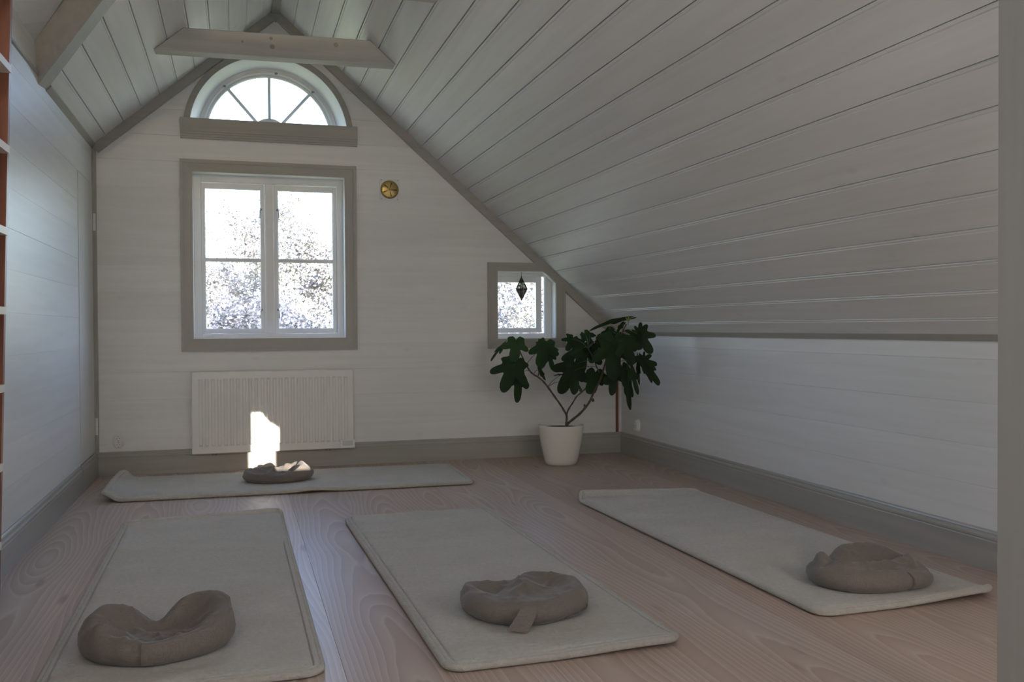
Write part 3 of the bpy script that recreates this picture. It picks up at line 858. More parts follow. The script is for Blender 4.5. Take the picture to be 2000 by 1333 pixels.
# ------------------------------------------------------------------ radiator under the main window
rad = empty('radiator', (1.18, -0.06, 0.13)); setp(rad, 'white ribbed panel radiator below the two-sash window', 'radiator')
rx0, rx1, rz0, rz1 = 0.627, 1.739, 0.133, 0.705
yf, ybk = -0.100, -0.040
pn = MB()
pn.box(rx0, rx1, yf+0.004, ybk, rz0, rz1)
pn.build('panel', M['metal_white'], rad, bevel=0.006)
n = 25
pitch = (rx1-rx0-0.075)/n
for i in range(n):
    xc = rx0+0.045+pitch*(i+0.5)-0.006
    w = pitch*0.31
    mb = MB()
    za, zb = rz0+0.052, rz1-0.048
    lo = [(xc-w, yf+0.0045), (xc-w*0.55, yf-0.0065), (xc+w*0.55, yf-0.0065), (xc+w, yf+0.0045)]
    mb.add([(x, y, za+(0.012 if 0 < j < 3 else 0)) for j, (x, y) in enumerate(lo)] + [(x, y, zb-(0.012 if 0 < j < 3 else 0)) for j, (x, y) in enumerate(lo)],
           [(0, 1, 5, 4), (1, 2, 6, 5), (2, 3, 7, 6), (0, 3, 2, 1), (4, 5, 6, 7)])
    mb.build('rib', M['metal_white'], rad)
th = MB(); th.box(1.640, 1.744, yf-0.014, yf+0.004, 0.137, 0.197)
tho = th.build('control_box', M['plastic_white'], rad, bevel=0.003)
MB().box(1.655, 1.728, yf-0.0165, yf-0.0138, 0.155, 0.190).build('control_panel', M['panel_grey'], tho, bevel=0.001)
for x in (0.775, 1.56):
    mb = MB(); mb.box(x-0.02, x+0.02, ybk-0.02, -0.001, rz0-0.006, rz0+0.02); mb.box(x-0.016, x-0.006, yf+0.012, ybk, rz0-0.012, rz0); mb.box(x+0.006, x+0.016, yf+0.012, ybk, rz0-0.012, rz0)
    mb.build('bracket', M['screw'], rad)
for x in (0.80, 1.56):
    MB().box(x-0.025, x+0.025, ybk, -0.001, 0.30, 0.66).build('wall_bracket', M['metal_white'], rad)

# ------------------------------------------------------------------ brass vent
v = empty('wall_vent', (2.024, 0, 2.03)); setp(v, 'round brass slotted vent on the gable wall right of the windows', 'vent')
cx, cz = 2.0255, 2.029
MB().box(cx-0.074, cx+0.074, -0.006, 0.0, cz-0.078, cz+0.078).build('wall_plate', M['wall_x'], v, bevel=0.002)
mb = MB(); mb.lathe([(0.0, -0.0175), (0.052, -0.0165), (0.060, -0.0135), (0.0665, -0.0095), (0.068, -0.006), (0.0, -0.005)], (cx, 0, cz), 48, 'y')
mb.build('disc', M['brass'], v, smooth=True, angle=40)
mb = MB(); mb.lathe([(0.0, -0.0205), (0.006, -0.0195), (0.008, -0.0165)], (cx, 0, cz), 16, 'y'); mb.build('knob', M['brass'], v, smooth=True)
for w in (75, 140, 205, 282, 355):
    dd = Vector((math.cos(math.radians(w)), 0, math.sin(math.radians(w)))); nn = Vector((-dd.z, 0, dd.x)); cc = Vector((cx, -0.0168, cz))
    p = [cc+dd*0.012+nn*0.0012, cc+dd*0.052+nn*0.0042, cc+dd*0.052-nn*0.0042, cc+dd*0.012-nn*0.0012]
    mb = MB(); mb.prism(p, lambda q: tuple(q), lambda q: tuple(q+Vector((0, -0.0010, 0)))); mb.build('slot', M['dark'], v)
for sx in (-1, 1):
    for sz in (-1, 1):
        mb = MB(); mb.lathe([(0.0, -0.0085), (0.0028, -0.0078), (0.0034, -0.0058)], (cx+sx*0.059, 0, cz+sz*0.0695), 8, 'y'); mb.build('screw', M['screw'], v)

# ------------------------------------------------------------------ wall sockets
def socket(origin, axis, label):
    """double socket; axis 'y' faces the room from the gable, 'x' from the right wall"""
    o = empty('wall_socket', origin); setp(o, label, 'socket')
    ox, oy, oz = origin
    def T(p):                                  # p = (across, out, up)
        return (ox+p[0], oy-p[1], oz+p[2]) if axis == 'y' else (ox-p[1], oy+p[0], oz+p[2])
    def put(mb, name, mat, parent, **k):
        mb.v = [T(q) for q in mb.v]; return mb.build(name, mat, parent, **k)
    def pill(hw, hh, y0, y1, sh=0.0):
        pts = []
        for i in range(25):
            w = PI*i/24; pts.append((hw*math.cos(w), hh-hw+hw*math.sin(w)))
        for i in range(25):
            w = PI+PI*i/24; pts.append((hw*math.cos(w), -(hh-hw)+hw*math.sin(w)))
        mb = MB(); mb.prism(pts, lambda q: (q[0], y0, q[1]), lambda q: (q[0]*(1-sh), y1, q[1]*(1-sh))); return mb
    put(pill(0.0365, 0.0485, 0.0, 0.010, 0.06), 'base_plate', M['plastic_white'], o, smooth=True, angle=30)
    put(pill(0.026, 0.044, 0.008, 0.024, 0.08), 'outlet_body', M['plastic_white'], o, smooth=True, angle=30)
    for s in (-1, 1):
        mb = MB(); mb.lathe([(0.0185, 0.0), (0.0190, 0.0025), (0.0175, 0.004), (0.0165, 0.0), (0.0150, -0.0015), (0.0, -0.0015)], (0, 0.0240, s*0.0205), 24, 'y')
        w = put(mb, 'outlet', M['plastic_white'], o, smooth=True, angle=40)
        mb = MB(); mb.lathe([(0.0172, 0.0242), (0.0172, 0.0232), (0.0148, 0.0232), (0.0148, 0.0242)], (0, 0, s*0.0205), 24, 'y'); put(mb, 'shade_ring', M['panel_grey'], w)  # grey ring paints in the shade inside the outlet recess
        for px_, pz_, r in ((-0.0075, 0.002, 0.0026), (0.0095, 0.002, 0.0026), (0.001, 0.0145, 0.0026), (0.001, -0.0145, 0.0026)):
            mb = MB(); mb.lathe([(0.0, 0.0), (r, 0.0), (r, 0.0012), (0.0, 0.0012)], (px_, 0.0238, s*0.0205+pz_), 10, 'y')
            put(mb, 'pin_hole', M['dark'], w)
socket((0.148, 0.0, 0.233), 'y', 'white double wall socket beside the radiator above the baseboard')
socket((W, -0.321, 0.243), 'x', 'white double wall socket on the low knee wall behind the fig')
# ------------------------------------------------------------------ hanging glass ornament
orn = empty('hanging_ornament', (3.06, 0.04, 1.30)); setp(orn, 'dark leaded glass bipyramid hanging in the small window', 'ornament')
top, bot = Vector((3.059, 0.04, 1.397)), Vector((3.060, 0.04, 1.212))
R_ = 0.048
rim = [Vector((3.060+R_*math.cos(PI/3*i+0.35), 0.04+R_*math.sin(PI/3*i+0.35), 1.302)) for i in range(6)]
for i in range(6):
    a, b = rim[i], rim[(i+1) % 6]
    MB().add([a, b, top], [(0, 1, 2)]).build('glass_facet', M['facet'], orn)
    MB().add([b, a, bot], [(0, 1, 2)]).build('glass_facet', M['facet_dark' if i in (3, 4) else 'facet'], orn)
ld = MB()
for i in range(6):
    ld.tube([rim[i], rim[(i+1) % 6]], 0.0026, 6); ld.tube([rim[i], top], 0.0026, 6); ld.tube([rim[i], bot], 0.0022, 6)
ld.lathe([(0.0, -0.006), (0.004, -0.004), (0.004, 0.006), (0.0, 0.008)], tuple(top), 8)
ld.build('lead_edging', M['lead'], orn)
MB().tube([(3.059, 0.04, 1.40), (3.059, 0.04, 1.436)], 0.0014, 5).build('string', M['lead'], orn)

# ------------------------------------------------------------------ fig plant in an ivory pot
fig = empty('potted_fig', (3.20, -0.46, 0.0)); setp(fig, 'bushy fig plant with lobed leaves in an ivory pot in the corner', 'plant')
pc = (3.203, -0.455, 0.0)
pot = MB(); pot.lathe([(0.0, 0.0), (0.108, 0.0), (0.117, 0.006), (0.124, 0.03), (0.148, 0.14), (0.160, 0.22), (0.1655, 0.275), (0.1665, 0.284), (0.1655, 0.288), (0.162, 0.289), (0.1585, 0.286), (0.157, 0.270), (0.150, 0.22), (0.0, 0.215)], pc, 56)
pot.build('pot', M['pot'], fig, smooth=True, angle=50)
so = MB(); so.lathe([(0.0, 0.272), (0.04, 0.274), (0.10, 0.270), (0.150, 0.266), (0.1545, 0.262), (0.1545, 0.23)], pc, 40)
soil = so.build('soil', M['soil'], fig, smooth=True)
LEAVES = [
    ((2.753, -0.5, 0.87), (-0.064, 0.0, -0.119), 0.45, 3, 20, 55),
    ((2.812, -0.62, 0.894), (-0.01, 0.0, -0.128), 1.15, 3, 15, -8),
    ((2.799, -0.6, 0.733), (-0.052, 0.0, -0.183), 1, 5, 25, 10),
    ((2.848, -0.55, 0.658), (-0.01, 0.0, -0.185), 0.62, 3, 10, -15),
    ((3.076, -0.48, 0.866), (-0.032, 0.0, -0.16), 1.05, 3, 10, 20),
    ((3.11, -0.45, 0.805), (0.044, 0.0, -0.12), 0.6, 3, 5, -20),
    ((3.091, -0.38, 0.881), (0.122, 0.0, -0.085), 0.55, 3, -10, 30),
    ((3.308, -0.42, 0.914), (-0.045, 0.0, -0.087), 1.1, 5, 20, 15),
    ((3.013, -0.55, 0.697), (0.046, 0.0, -0.063), 0.5, 1, 20, 40),
    ((3.442, -0.35, 0.943), (0.054, 0.0, -0.084), 0.9, 3, 20, -10),
    ((3.483, -0.32, 0.952), (0.06, 0.0, -0.017), 0.5, 1, 0, 20),
    ((3.364, -0.5, 0.844), (-0.03, 0.0, -0.184), 1, 5, 25, 5),
    ((3.234, -0.62, 0.726), (-0.07, 0.0, -0.196), 0.75, 3, 30, 15),
    ((3.225, -0.66, 0.691), (-0.006, 0.0, -0.149), 0.8, 3, 35, -10),
    ((3.401, -0.3, 0.784), (-0.101, 0.0, -0.086), 0.4, 1, 25, 60),
    ((3.232, -0.4, 0.651), (-0.061, 0.0, -0.017), 0.4, 1, 20, 50),
    ((3.423, -0.58, 0.655), (-0.023, 0.0, -0.139), 1.15, 3, 20, 5),
    ((3.499, -0.665, 0.97), (-0.038, 0.0, -0.097), 0.7, 3, 15, 25),
    ((3.495, -0.72, 0.97), (0.03, 0.0, -0.106), 0.55, 3, 15, -35),
    ((3.562, -0.785, 1.051), (-0.252, 0.0, -0.074), 0.36, 1, 8, 62),
    ((3.552, -0.787, 1.022), (-0.036, 0.0, -0.062), 0.55, 1, 20, 30),
    ((3.621, -0.93, 0.946), (0.077, 0.0, -0.124), 0.95, 5, 20, 0),
    ((3.624, -0.91, 0.969), (0.014, 0.0, 0.07), 0.8, 3, -10, 10),
    ((3.598, -0.92, 0.951), (-0.087, 0.0, 0.028), 0.5, 1, 10, 20),
    ((3.61, -0.95, 0.94), (-0.013, 0.0, -0.094), 0.45, 1, 20, -10),
    ((3.447, -0.882, 0.885), (-0.012, 0.0, -0.241), 0.95, 5, 22, 0),
    ((3.473, -0.66, 0.862), (-0.082, 0.0, -0.07), 0.8, 3, 15, 20),
    ((3.452, -1.079, 0.888), (0.037, 0.0, -0.14), 0.95, 3, 20, -15),
    ((3.438, -0.895, 0.673), (-0.004, 0.0, -0.135), 0.8, 3, 25, 5),
    ((3.49, -0.927, 0.711), (0.02, 0.0, -0.122), 0.9, 3, 20, -10),
    ((3.523, -0.948, 0.63), (0.018, 0.0, -0.198), 0.33, 1, 10, 20),
    ((3.529, -0.99, 0.691), (0.036, 0.0, -0.15), 0.45, 3, 15, -20),
    ((3.636, -0.95, 0.754), (0.114, 0.0, -0.153), 0.42, 1, 15, -10),
    ((3.645, -0.93, 0.764), (0.105, 0.0, -0.021), 0.75, 3, 10, 15),
    ((3.621, -0.97, 0.757), (0.067, 0.0, -0.138), 0.3, 1, 15, 10),
    ((3.654, -0.91, 0.763), (0.013, 0.0, 0.067), 0.5, 1, 0, 10),
    ((3.691, -0.75, 0.757), (0.009, 0.0, -0.17), 0.22, 1, 10, 30),
    ((3.47, -0.559, 0.657), (0.016, 0.0, -0.079), 0.9, 3, 20, 10),
    ((3.421, -0.54, 0.853), (-0.024, 0.0, -0.112), 0.9, 3, 18, -8),
    ((3.455, -0.44, 0.878), (-0.063, 0.0, 0.001), 0.8, 3, 15, 12),
    ((3.512, -0.422, 0.912), (0.012, 0.0, -0.062), 0.6, 3, 15, 12),
    ((3.221, -0.6, 0.618), (0.066, 0.0, -0.062), 0.7, 3, 20, -25),
]
STEMS = {
    'main': [(3.246, -0.45, 0.288), (3.247, -0.46, 0.348), (3.218, -0.47, 0.399), (3.188, -0.48, 0.441), (3.137, -0.49, 0.506), (3.087, -0.5, 0.571), (3.046, -0.51, 0.615), (3.006, -0.52, 0.645), (2.97, -0.53, 0.664), (2.939, -0.54, 0.691), (2.908, -0.55, 0.736), (2.887, -0.56, 0.772), (2.863, -0.57, 0.816), (2.827, -0.58, 0.886)],
    'mid': [(3.248, -0.45, 0.32), (3.247, -0.463, 0.366), (3.258, -0.475, 0.403), (3.285, -0.487, 0.448), (3.31, -0.5, 0.494), (3.343, -0.513, 0.525), (3.382, -0.525, 0.561), (3.416, -0.538, 0.592), (3.44, -0.55, 0.619)],
    'right': [(3.255, -0.45, 0.288), (3.286, -0.484, 0.326), (3.327, -0.517, 0.368), (3.362, -0.551, 0.42), (3.382, -0.584, 0.466), (3.393, -0.618, 0.522), (3.408, -0.651, 0.572), (3.419, -0.685, 0.618), (3.424, -0.719, 0.672), (3.429, -0.752, 0.735), (3.439, -0.786, 0.797), (3.463, -0.819, 0.849), (3.495, -0.853, 0.91), (3.509, -0.886, 0.97), (3.522, -0.92, 1.021)],
    'side': [(3.406, -0.71, 0.677), (3.392, -0.692, 0.716), (3.381, -0.675, 0.759), (3.369, -0.657, 0.803), (3.348, -0.64, 0.847)],
}
for nm, r0_, r1_ in (('main', 0.0085, 0.0045), ('mid', 0.007, 0.004), ('right', 0.010, 0.0045), ('side', 0.0055, 0.0035)):
    pts = STEMS[nm]
    if nm in ('main', 'mid', 'right'): pts = [(pts[0][0], pts[0][1], 0.262)] + pts
    # smooth the path
    sm = []
    for i in range(len(pts)-1):
        p0, p1, p2, p3 = (Vector(pts[max(i-1, 0)]), Vector(pts[i]), Vector(pts[i+1]), Vector(pts[min(i+2, len(pts)-1)]))
        for k in range(4):
            t = k/4
            sm.append(0.5*((2*p1)+(p2-p0)*t+(2*p0-5*p1+4*p2-p3)*t*t+(3*p1-p0-3*p2+p3)*t**3))
    sm.append(Vector(pts[-1]))
    rad_ = [r0_+(r1_-r0_)*i/(len(sm)-1)+0.0009*math.sin(i*1.7) for i in range(len(sm))]
    MB().tube(sm, rad_, 8).build('stem', M['stem'], fig, smooth=True)

def leaf_mesh(kind, wf, seed):
    """unit fig leaf along +y from the petiole joint: palmate lobes with a folded midrib"""
    rg = random.Random(seed)
    if kind == 5: lobes = [(90, 1.0, 27), (36, 0.84, 22), (144, 0.84, 22), (-20, 0.58, 24), (200, 0.58, 24)]
    elif kind == 3: lobes = [(90, 1.0, 31), (30, 0.78, 27), (150, 0.78, 27), (-35, 0.45, 28), (215, 0.45, 28)]
    else: lobes = [(90, 1.0, 34), (45, 0.66, 28), (135, 0.66, 28)]
    lobes = [(a+rg.uniform(-6, 6), l*rg.uniform(0.9, 1.08) if i else l, w) for i, (a, l, w) in enumerate(lobes)]
    n = 84
    out = []
    for i in range(n):
        th = 360*i/n - 90
        r = 0.40
        for a, l, w in lobes:
            dth = (th-a+180) % 360-180
            # lobes: rounded, waisted at the base
            c = math.exp(-(abs(dth)/w)**2.6)
            r = max(r, l*c) if l*c > r else r
        cleft = abs((th+90+180) % 360-180)
        if cleft < 22: r *= 0.25+0.75*cleft/22
        r *= 1+0.022*math.sin(i*2.9+seed)+0.030*math.sin(i*0.83+seed*1.7)+0.018*math.sin(i*1.51+seed)
        out.append((r, math.radians(th)))
    # soften
    for _ in range(2):
        rs = [q[0] for q in out]
        out = [((rs[i-1]+2*rs[i]+rs[(i+1) % n])/4, out[i][1]) for i in range(n)]
    vs, fs = [(0, 0, 0)], []
    rings = (0.33, 0.66, 0.90, 1.0)
    for f in rings:
        for r, th in out:
            x, y = r*f*math.cos(th), r*f*math.sin(th)
            xs = x*wf
            rib = min(abs(((math.degrees(th)-a+180) % 360)-180) for a, l, w in lobes)
            z = -0.07*(xs*xs) - 0.16*max(y, 0)**2 + 0.018*min(rib/14, 1)*f + 0.02*math.sin(5*xs+seed)*f
            vs.append((xs, y, z))
    for i in range(n): fs.append((0, 1+i, 1+(i+1) % n))
    for k in range(len(rings)-1):
        b, c = 1+k*n, 1+(k+1)*n
        fs += [(b+i, c+i, c+(i+1) % n, b+(i+1) % n) for i in range(n)]
    # veins: raised thin ridges along the lobes
    return vs, fs, lobes

view = Vector((-0.33, -0.94, 0.08)).normalized()
for i, (j, dv, wf, kind, tilt, roll) in enumerate(LEAVES):
    J, D = Vector(j), Vector(dv)
    Lh = D.length
    Y = D.normalized()
    Z = (view - Y*view.dot(Y)).normalized()
    X = Y.cross(Z)
    Y = (Matrix.Rotation(math.radians(roll*0.6), 3, Y) @ Y)
    rm = Matrix.Rotation(math.radians(roll), 3, Y)
    Z, X = rm @ Z, rm @ X
    tm = Matrix.Rotation(math.radians(tilt), 3, X)     # tip towards the room
    Y2, Z2 = tm @ Y, tm @ Z
    Lh = Lh/max(0.5, Y2.dot(Y))
    vs, fs, lobes = leaf_mesh(kind, wf, i*3+1)
    th = 0.0009/Lh
    mb = MB()
    top_ = [J + (X*x + Y2*y + Z2*z)*Lh for x, y, z in vs]
    mb.add(top_, fs)
    o = mb.build('leaf', M['leaf'], fig, smooth=True)
    # petiole from the joint back to the nearest stem point
    best = min((Vector(p) for s_ in STEMS.values() for p in s_), key=lambda p: (p-J).length + 0.25*max(0, p.z-J.z))
    if (best-J).length < 0.45:
        mid = best.lerp(J, 0.5) + Vector((0, -0.01, 0.015))
        MB().tube([best, best.lerp(mid, 0.6)+Vector((0, 0, 0.006)), mid, mid.lerp(J, 0.6)+Vector((0, 0, 0.003)), J+Y2*Lh*0.02], [0.0022, 0.002, 0.0018, 0.0016, 0.0015], 6).build('petiole', M['stem'] if i % 3 else M['fig'], fig, smooth=True)
for p, r in (((3.337, -0.513, 0.541), 0.012), ((3.404, -0.588, 0.470), 0.011), ((3.352, -0.553, 0.430), 0.009)):
    mb = MB(); mb.lathe([(0.0, -r*1.1), (r*0.7, -r*0.8), (r, 0.0), (r*0.75, r*0.8), (r*0.3, r*1.3), (0.0, r*1.6)], p, 12); mb.build('fruit', M['fig'], fig, smooth=True)
for c, hh in (((3.536, -0.92, 1.035), 0.05), ((2.825, -0.60, 0.895), 0.034)):
    mb = MB()
    for k in range(7):
        w = 2*PI*k/7
        dd = Vector((math.cos(w)*0.45, math.sin(w)*0.45, 1.0 if k % 2 else 0.6)).normalized()
        sd = dd.cross(Vector((0, 0, 1))).normalized()*hh*0.16
        c0 = Vector(c)
        mb.add([c0, c0+dd*hh*0.5+sd, c0+dd*hh, c0+dd*hh*0.5-sd], [(0, 1, 2, 3)])
    mb.tube([Vector(c)-Vector((0, 0, 0.02)), Vector(c)+Vector((0, 0, hh*1.0))], [0.004, 0.001], 6)
    mb.build('leaf_bud', M['bud'], fig)

def sstep(a, b, x):
    t = min(1, max(0, (x-a)/(b-a))); return t*t*(3-2*t)
SEATS = ((1.178, -0.735, 0.21), (0.682, -3.815, 0.22), (1.872, -3.795, 0.22), (3.215, -3.865, 0.24))   # where the cushions press the pile flat
# ------------------------------------------------------------------ wool mats
def mat_obj(center, length, width, ang, label, lift, T=0.026, r=0.055, seed=0):
    """rounded wool mat: length along local y; lift(u, v) in metres with u, v in -1..1"""
    root = empty('wool_mat', (center[0], center[1], 0)); setp(root, label, 'mat', 'wool mats on the floor')
    hx, hy = width/2, length/2
    ins = [0.0, 0.005, 0.012, 0.019, 0.0225, 0.026, 0.033, 0.05]
    def line(h, step):
        a = [-h+i for i in ins]; nmid = int((2*h-2*ins[-1])/step)
        mid = [-h+ins[-1]+(2*h-2*ins[-1])*(k+1)/(nmid+1) for k in range(nmid)]
        return a+mid+[h-i for i in reversed(ins)]
    xs, ys = line(hx, 0.022), line(hy, 0.016)
    ca, sa = math.cos(ang), math.sin(ang)
    def mapc(x, y):
        dx, dy = max(abs(x)-(hx-r), 0)/r, max(abs(y)-(hy-r), 0)/r
        if dx > 0 and dy > 0:
            nx, ny = dx*math.sqrt(1-dy*dy/2), dy*math.sqrt(1-dx*dx/2)
            x = math.copysign(hx-r+nx*r, x); y = math.copysign(hy-r+ny*r, y)
        return x, y
    def place(x, y, z): return (center[0]+ca*x-sa*y, center[1]+sa*x+ca*y, z)
    def prof(d):
        if d < 0.012: return T*(0.50+0.50*math.sqrt(max(0, 1-(1-d/0.012)**2)))
        if d < 0.019: return T
        if d < 0.026: return T*(1-0.24*(1-abs(d-0.0225)/0.0035))
        return T*(1.0+0.08*min(1, (d-0.026)/0.03))
    top, bot = [], []
    for y in ys:
        for x in xs:
            d = min(hx-abs(x), hy-abs(y))
            mx_, my_ = mapc(x, y)
            u, v = x/hx, y/hy
            lf = lift(u, v)
            z = 0.001 + lf + prof(d)
            if d > 0.03:
                p = Vector((x*5.0, y*22.0, seed*7.3))
                q_ = place(x, y, 0)
                calm = 1.0
                for sx_, sy_, sr_ in SEATS: calm = min(calm, sstep(sr_, sr_+0.09, math.hypot(q_[0]-sx_, q_[1]-sy_)))
                if calm < 1: z -= (1-calm)*T*0.06
                z += 0.0014*noise.noise(Vector((x*38, y*38, seed)))*(1-calm)*0.3
                z += calm*0.0026*noise.noise(p) + calm*0.0034*noise.noise(Vector((x*1.5, y*7.0, seed))) + calm*0.0014*noise.noise(Vector((x*38, y*38, seed)))
                wr = 1-abs(noise.noise(Vector((x*0.9+seed, y*6.5+0.5*x+seed*3, 4.0))))*2.6
                far = 0.45+0.55*sstep(-0.5, 0.8, v)
                z += calm*0.011*max(0, wr)**3*far
            top.append(place(mx_, my_, z)); bot.append(place(mx_, my_, 0.001+lf + (0.35*T if d < 0.002 else 0)))
    nx, ny = len(xs), len(ys)
    mb = MB()
    fs = [(j*nx+i, j*nx+i+1, (j+1)*nx+i+1, (j+1)*nx+i) for j in range(ny-1) for i in range(nx-1)]
    mb.add(top, fs)
    n0 = len(top)
    border = [i for i in range(nx)] + [j*nx+nx-1 for j in range(1, ny)] + [(ny-1)*nx+i for i in range(nx-2, -1, -1)] + [j*nx for j in range(ny-2, 0, -1)]
    mb.add([bot[i] for i in border], [])
    k = len(border)
    mb.f += [(border[i], border[(i+1) % k], n0+(i+1) % k, n0+i) for i in range(k)]
    mb.f += [tuple(n0+i for i in range(k))]
    mb.build('pile', M['wool'], root, smooth=True, angle=60)
    # rolled edge binding
    pts = []
    def edge(x, y):
        mx_, my_ = mapc(x, y)
        pts.append(place(mx_, my_, 0.001+lift(x/hx, y/hy)+T*0.5))
    for x in xs: edge(x, -hy)
    for y in ys[1:]: edge(hx, y)
    for x in reversed(xs[:-1]): edge(x, hy)
    for y in reversed(ys[1:-1]): edge(-hx, y)
    mb = MB(); mb.loop_tube(pts, T*0.46, 8); mb.build('binding', M['binding'], root, smooth=True)
    return root

# the mat along the gable wall, turned a quarter: local +y points left, so v = 1 is its curled left end
mat_obj((1.283, -0.705), 2.19, 0.790, PI/2-0.022, 'long wool mat lying along the gable wall below the radiator',
        lambda u, v: 0.055*sstep(0.90, 1.0, v)**1.5 + 0.018*sstep(0.94, 1.0, v)*max(-u, 0)*-1 + 0.012*math.exp(-((v+0.13)/0.12)**2)*sstep(-0.2, -1, -u)*0 + 0.010*math.exp(-((v+0.10)/0.10)**2)*sstep(0.2, 1, -u), seed=1)
mat_obj((0.771, -3.02), 2.25, 0.765, 0.006, 'wool mat on the left side holding the tallest dented cushion',
        lambda u, v: 0.042*sstep(0.945, 1.0, v)*(0.85+0.25*u), seed=2)
mat_obj((1.862, -3.12), 2.21, 0.752, 0.020, 'wool mat in the middle of the floor with the flat taupe cushion',
        lambda u, v: 0.004*sstep(0.93, 1.0, v) + 0.010*sstep(0.90, 1.0, -v)*sstep(-0.2, 0.8, u), seed=3)
mat_obj((3.197, -2.985), 2.24, 0.755, 0.018, 'wool mat along the low knee wall with the folded cushion',
        lambda u, v: 0.034*sstep(0.95, 1.0, v)*(0.75-0.45*u) + 0.020*sstep(0.93, 1.0, -v)*sstep(-0.3, 1, u), seed=4)

# ------------------------------------------------------------------ cushions
def periodic(vals, a):
    n = len(vals); x = (a % (2*PI))/(2*PI)*n; i = int(x); t = x-i
    p0, p1, p2, p3 = vals[(i-1) % n], vals[i % n], vals[(i+1) % n], vals[(i+2) % n]
    return 0.5*((2*p1)+(p2-p0)*t+(2*p0-5*p1+4*p2-p3)*t*t+(3*p1-p0-3*p2+p3)*t**3)

def cushion(center, radii, rims, dents, label, base=0.030, bulge=0.10, crisp=0.5, crease=0.004, seed=0, top=None, sharp=None):
    """soft round cover. radii and rims: values every 30 degrees from +x (counter clockwise); sharp(a) is 1 where the rim is a
    folded edge and 0 where it rolls over softly; top(x, y, t, a) may reshape the upper face"""
    root = empty('cushion', (center[0], center[1], base)); setp(root, label, 'cushion', 'taupe linen cushions on the mats')
    na = 160
    rows = []
    def pos(a, rr, z): return (center[0]+rr*math.cos(a), center[1]+rr*math.sin(a), base+z)
    soft = [(0.86, 0.0), (0.95, 0.05), (1.0+bulge*0.5, 0.20), (1.0+bulge, 0.42), (1.0+bulge*0.75, 0.63), (0.985, 0.82), (0.93, 0.925)]
    hard = [(0.90, 0.0), (0.965, 0.06), (1.0+bulge*0.4, 0.22), (1.0+bulge*0.8, 0.45), (1.0+bulge*0.7, 0.66), (1.0+bulge*0.4, 0.84), (1.0, 0.97)]
    def mixed(i, a):
        c = sharp(a) if sharp else 0.0
        return tuple(soft[i][q]*(1-c)+hard[i][q]*c for q in (0, 1))
    for i in range(7):
        row = []
        for k in range(na):
            a = 2*PI*k/na
            f, h = mixed(i, a)
            R, H = periodic(radii, a), periodic(rims, a)
            n_ = noise.noise(Vector((math.cos(a)*3.2, math.sin(a)*3.2, h*2.2+seed)))
            w = 1+0.022*n_ + 0.012*noise.noise(Vector((math.cos(a)*8, math.sin(a)*8, h*3+seed)))*(h > 0.1)
            row.append(pos(a, R*f*w, H*h + crease*1.2*n_*h))
        rows.append(row)
    for t in (0.975, 0.95, 0.915, 0.875, 0.83, 0.78, 0.72, 0.66, 0.60, 0.54, 0.47, 0.40, 0.33, 0.26, 0.19, 0.12, 0.06):
        row = []
        for k in range(na):
            a = 2*PI*k/na
            c = sharp(a) if sharp else 0.0
            R, H = periodic(radii, a), periodic(rims, a)
            tt = t*(0.905*(1-c)+1.0*c)
            x, y = R*tt*math.cos(a), R*tt*math.sin(a)
            s_ = sstep(0.0, 1.0, (1-t)/max(crisp, 0.05))
            roll = (1-c)*(0.965+0.035*sstep(1.0, 0.90, t)*1.0) + c*0.97
            if c < 1: roll += (1-c)*0.02*math.sin(PI*min(1, (1-t)/0.25))
            z = H*roll*(1-s_) + dents*s_
            if top: z += top(x, y, t, a)
            n1 = 1-abs(noise.noise(Vector((x*8+seed, y*11, 0.3))))*2.4
            n2 = 1-abs(noise.noise(Vector((x*19+seed, y*13, seed+2.0))))*2.4
            n3 = noise.noise(Vector((x*30, y*30, seed)))
            z += crease*(1.7*max(0, n1)**2+0.8*max(0, n2)**2+0.5*n3-0.5)*min(1, (1-t)*7)
            row.append(pos(a, R*tt, max(z, 0.012)))
        rows.append(row)
    vs = [p for r_ in rows for p in r_]
    fs = []
    for i in range(len(rows)-1):
        fs += [(i*na+k, i*na+(k+1) % na, (i+1)*na+(k+1) % na, (i+1)*na+k) for k in range(na)]
    c1 = len(vs); cz_ = sum(p[2] for p in rows[-1])/na
    vs.append((center[0], center[1], cz_)); fs += [((len(rows)-1)*na+k, (len(rows)-1)*na+(k+1) % na, c1) for k in range(na)]
    fs.append(tuple(range(na-1, -1, -1)))
    mb = MB(); mb.add(vs, fs)
    mb.build('cover', M['linen'], root, smooth=True)
    mb = MB(); mb.loop_tube(rows[1], 0.0020, 6); mb.build('seam', M['linen'], root, smooth=True)
    return root, rows, na

def between(a0, a1, soft=14):
    """1 for angles (degrees) from a0 up to a1, with soft ends"""
    def f(a):
        d = (math.degrees(a)-a0) % 360
        w = (a1-a0) % 360
        if d <= w: return sstep(0, soft, min(d, w-d))
        return 0.0
    return f

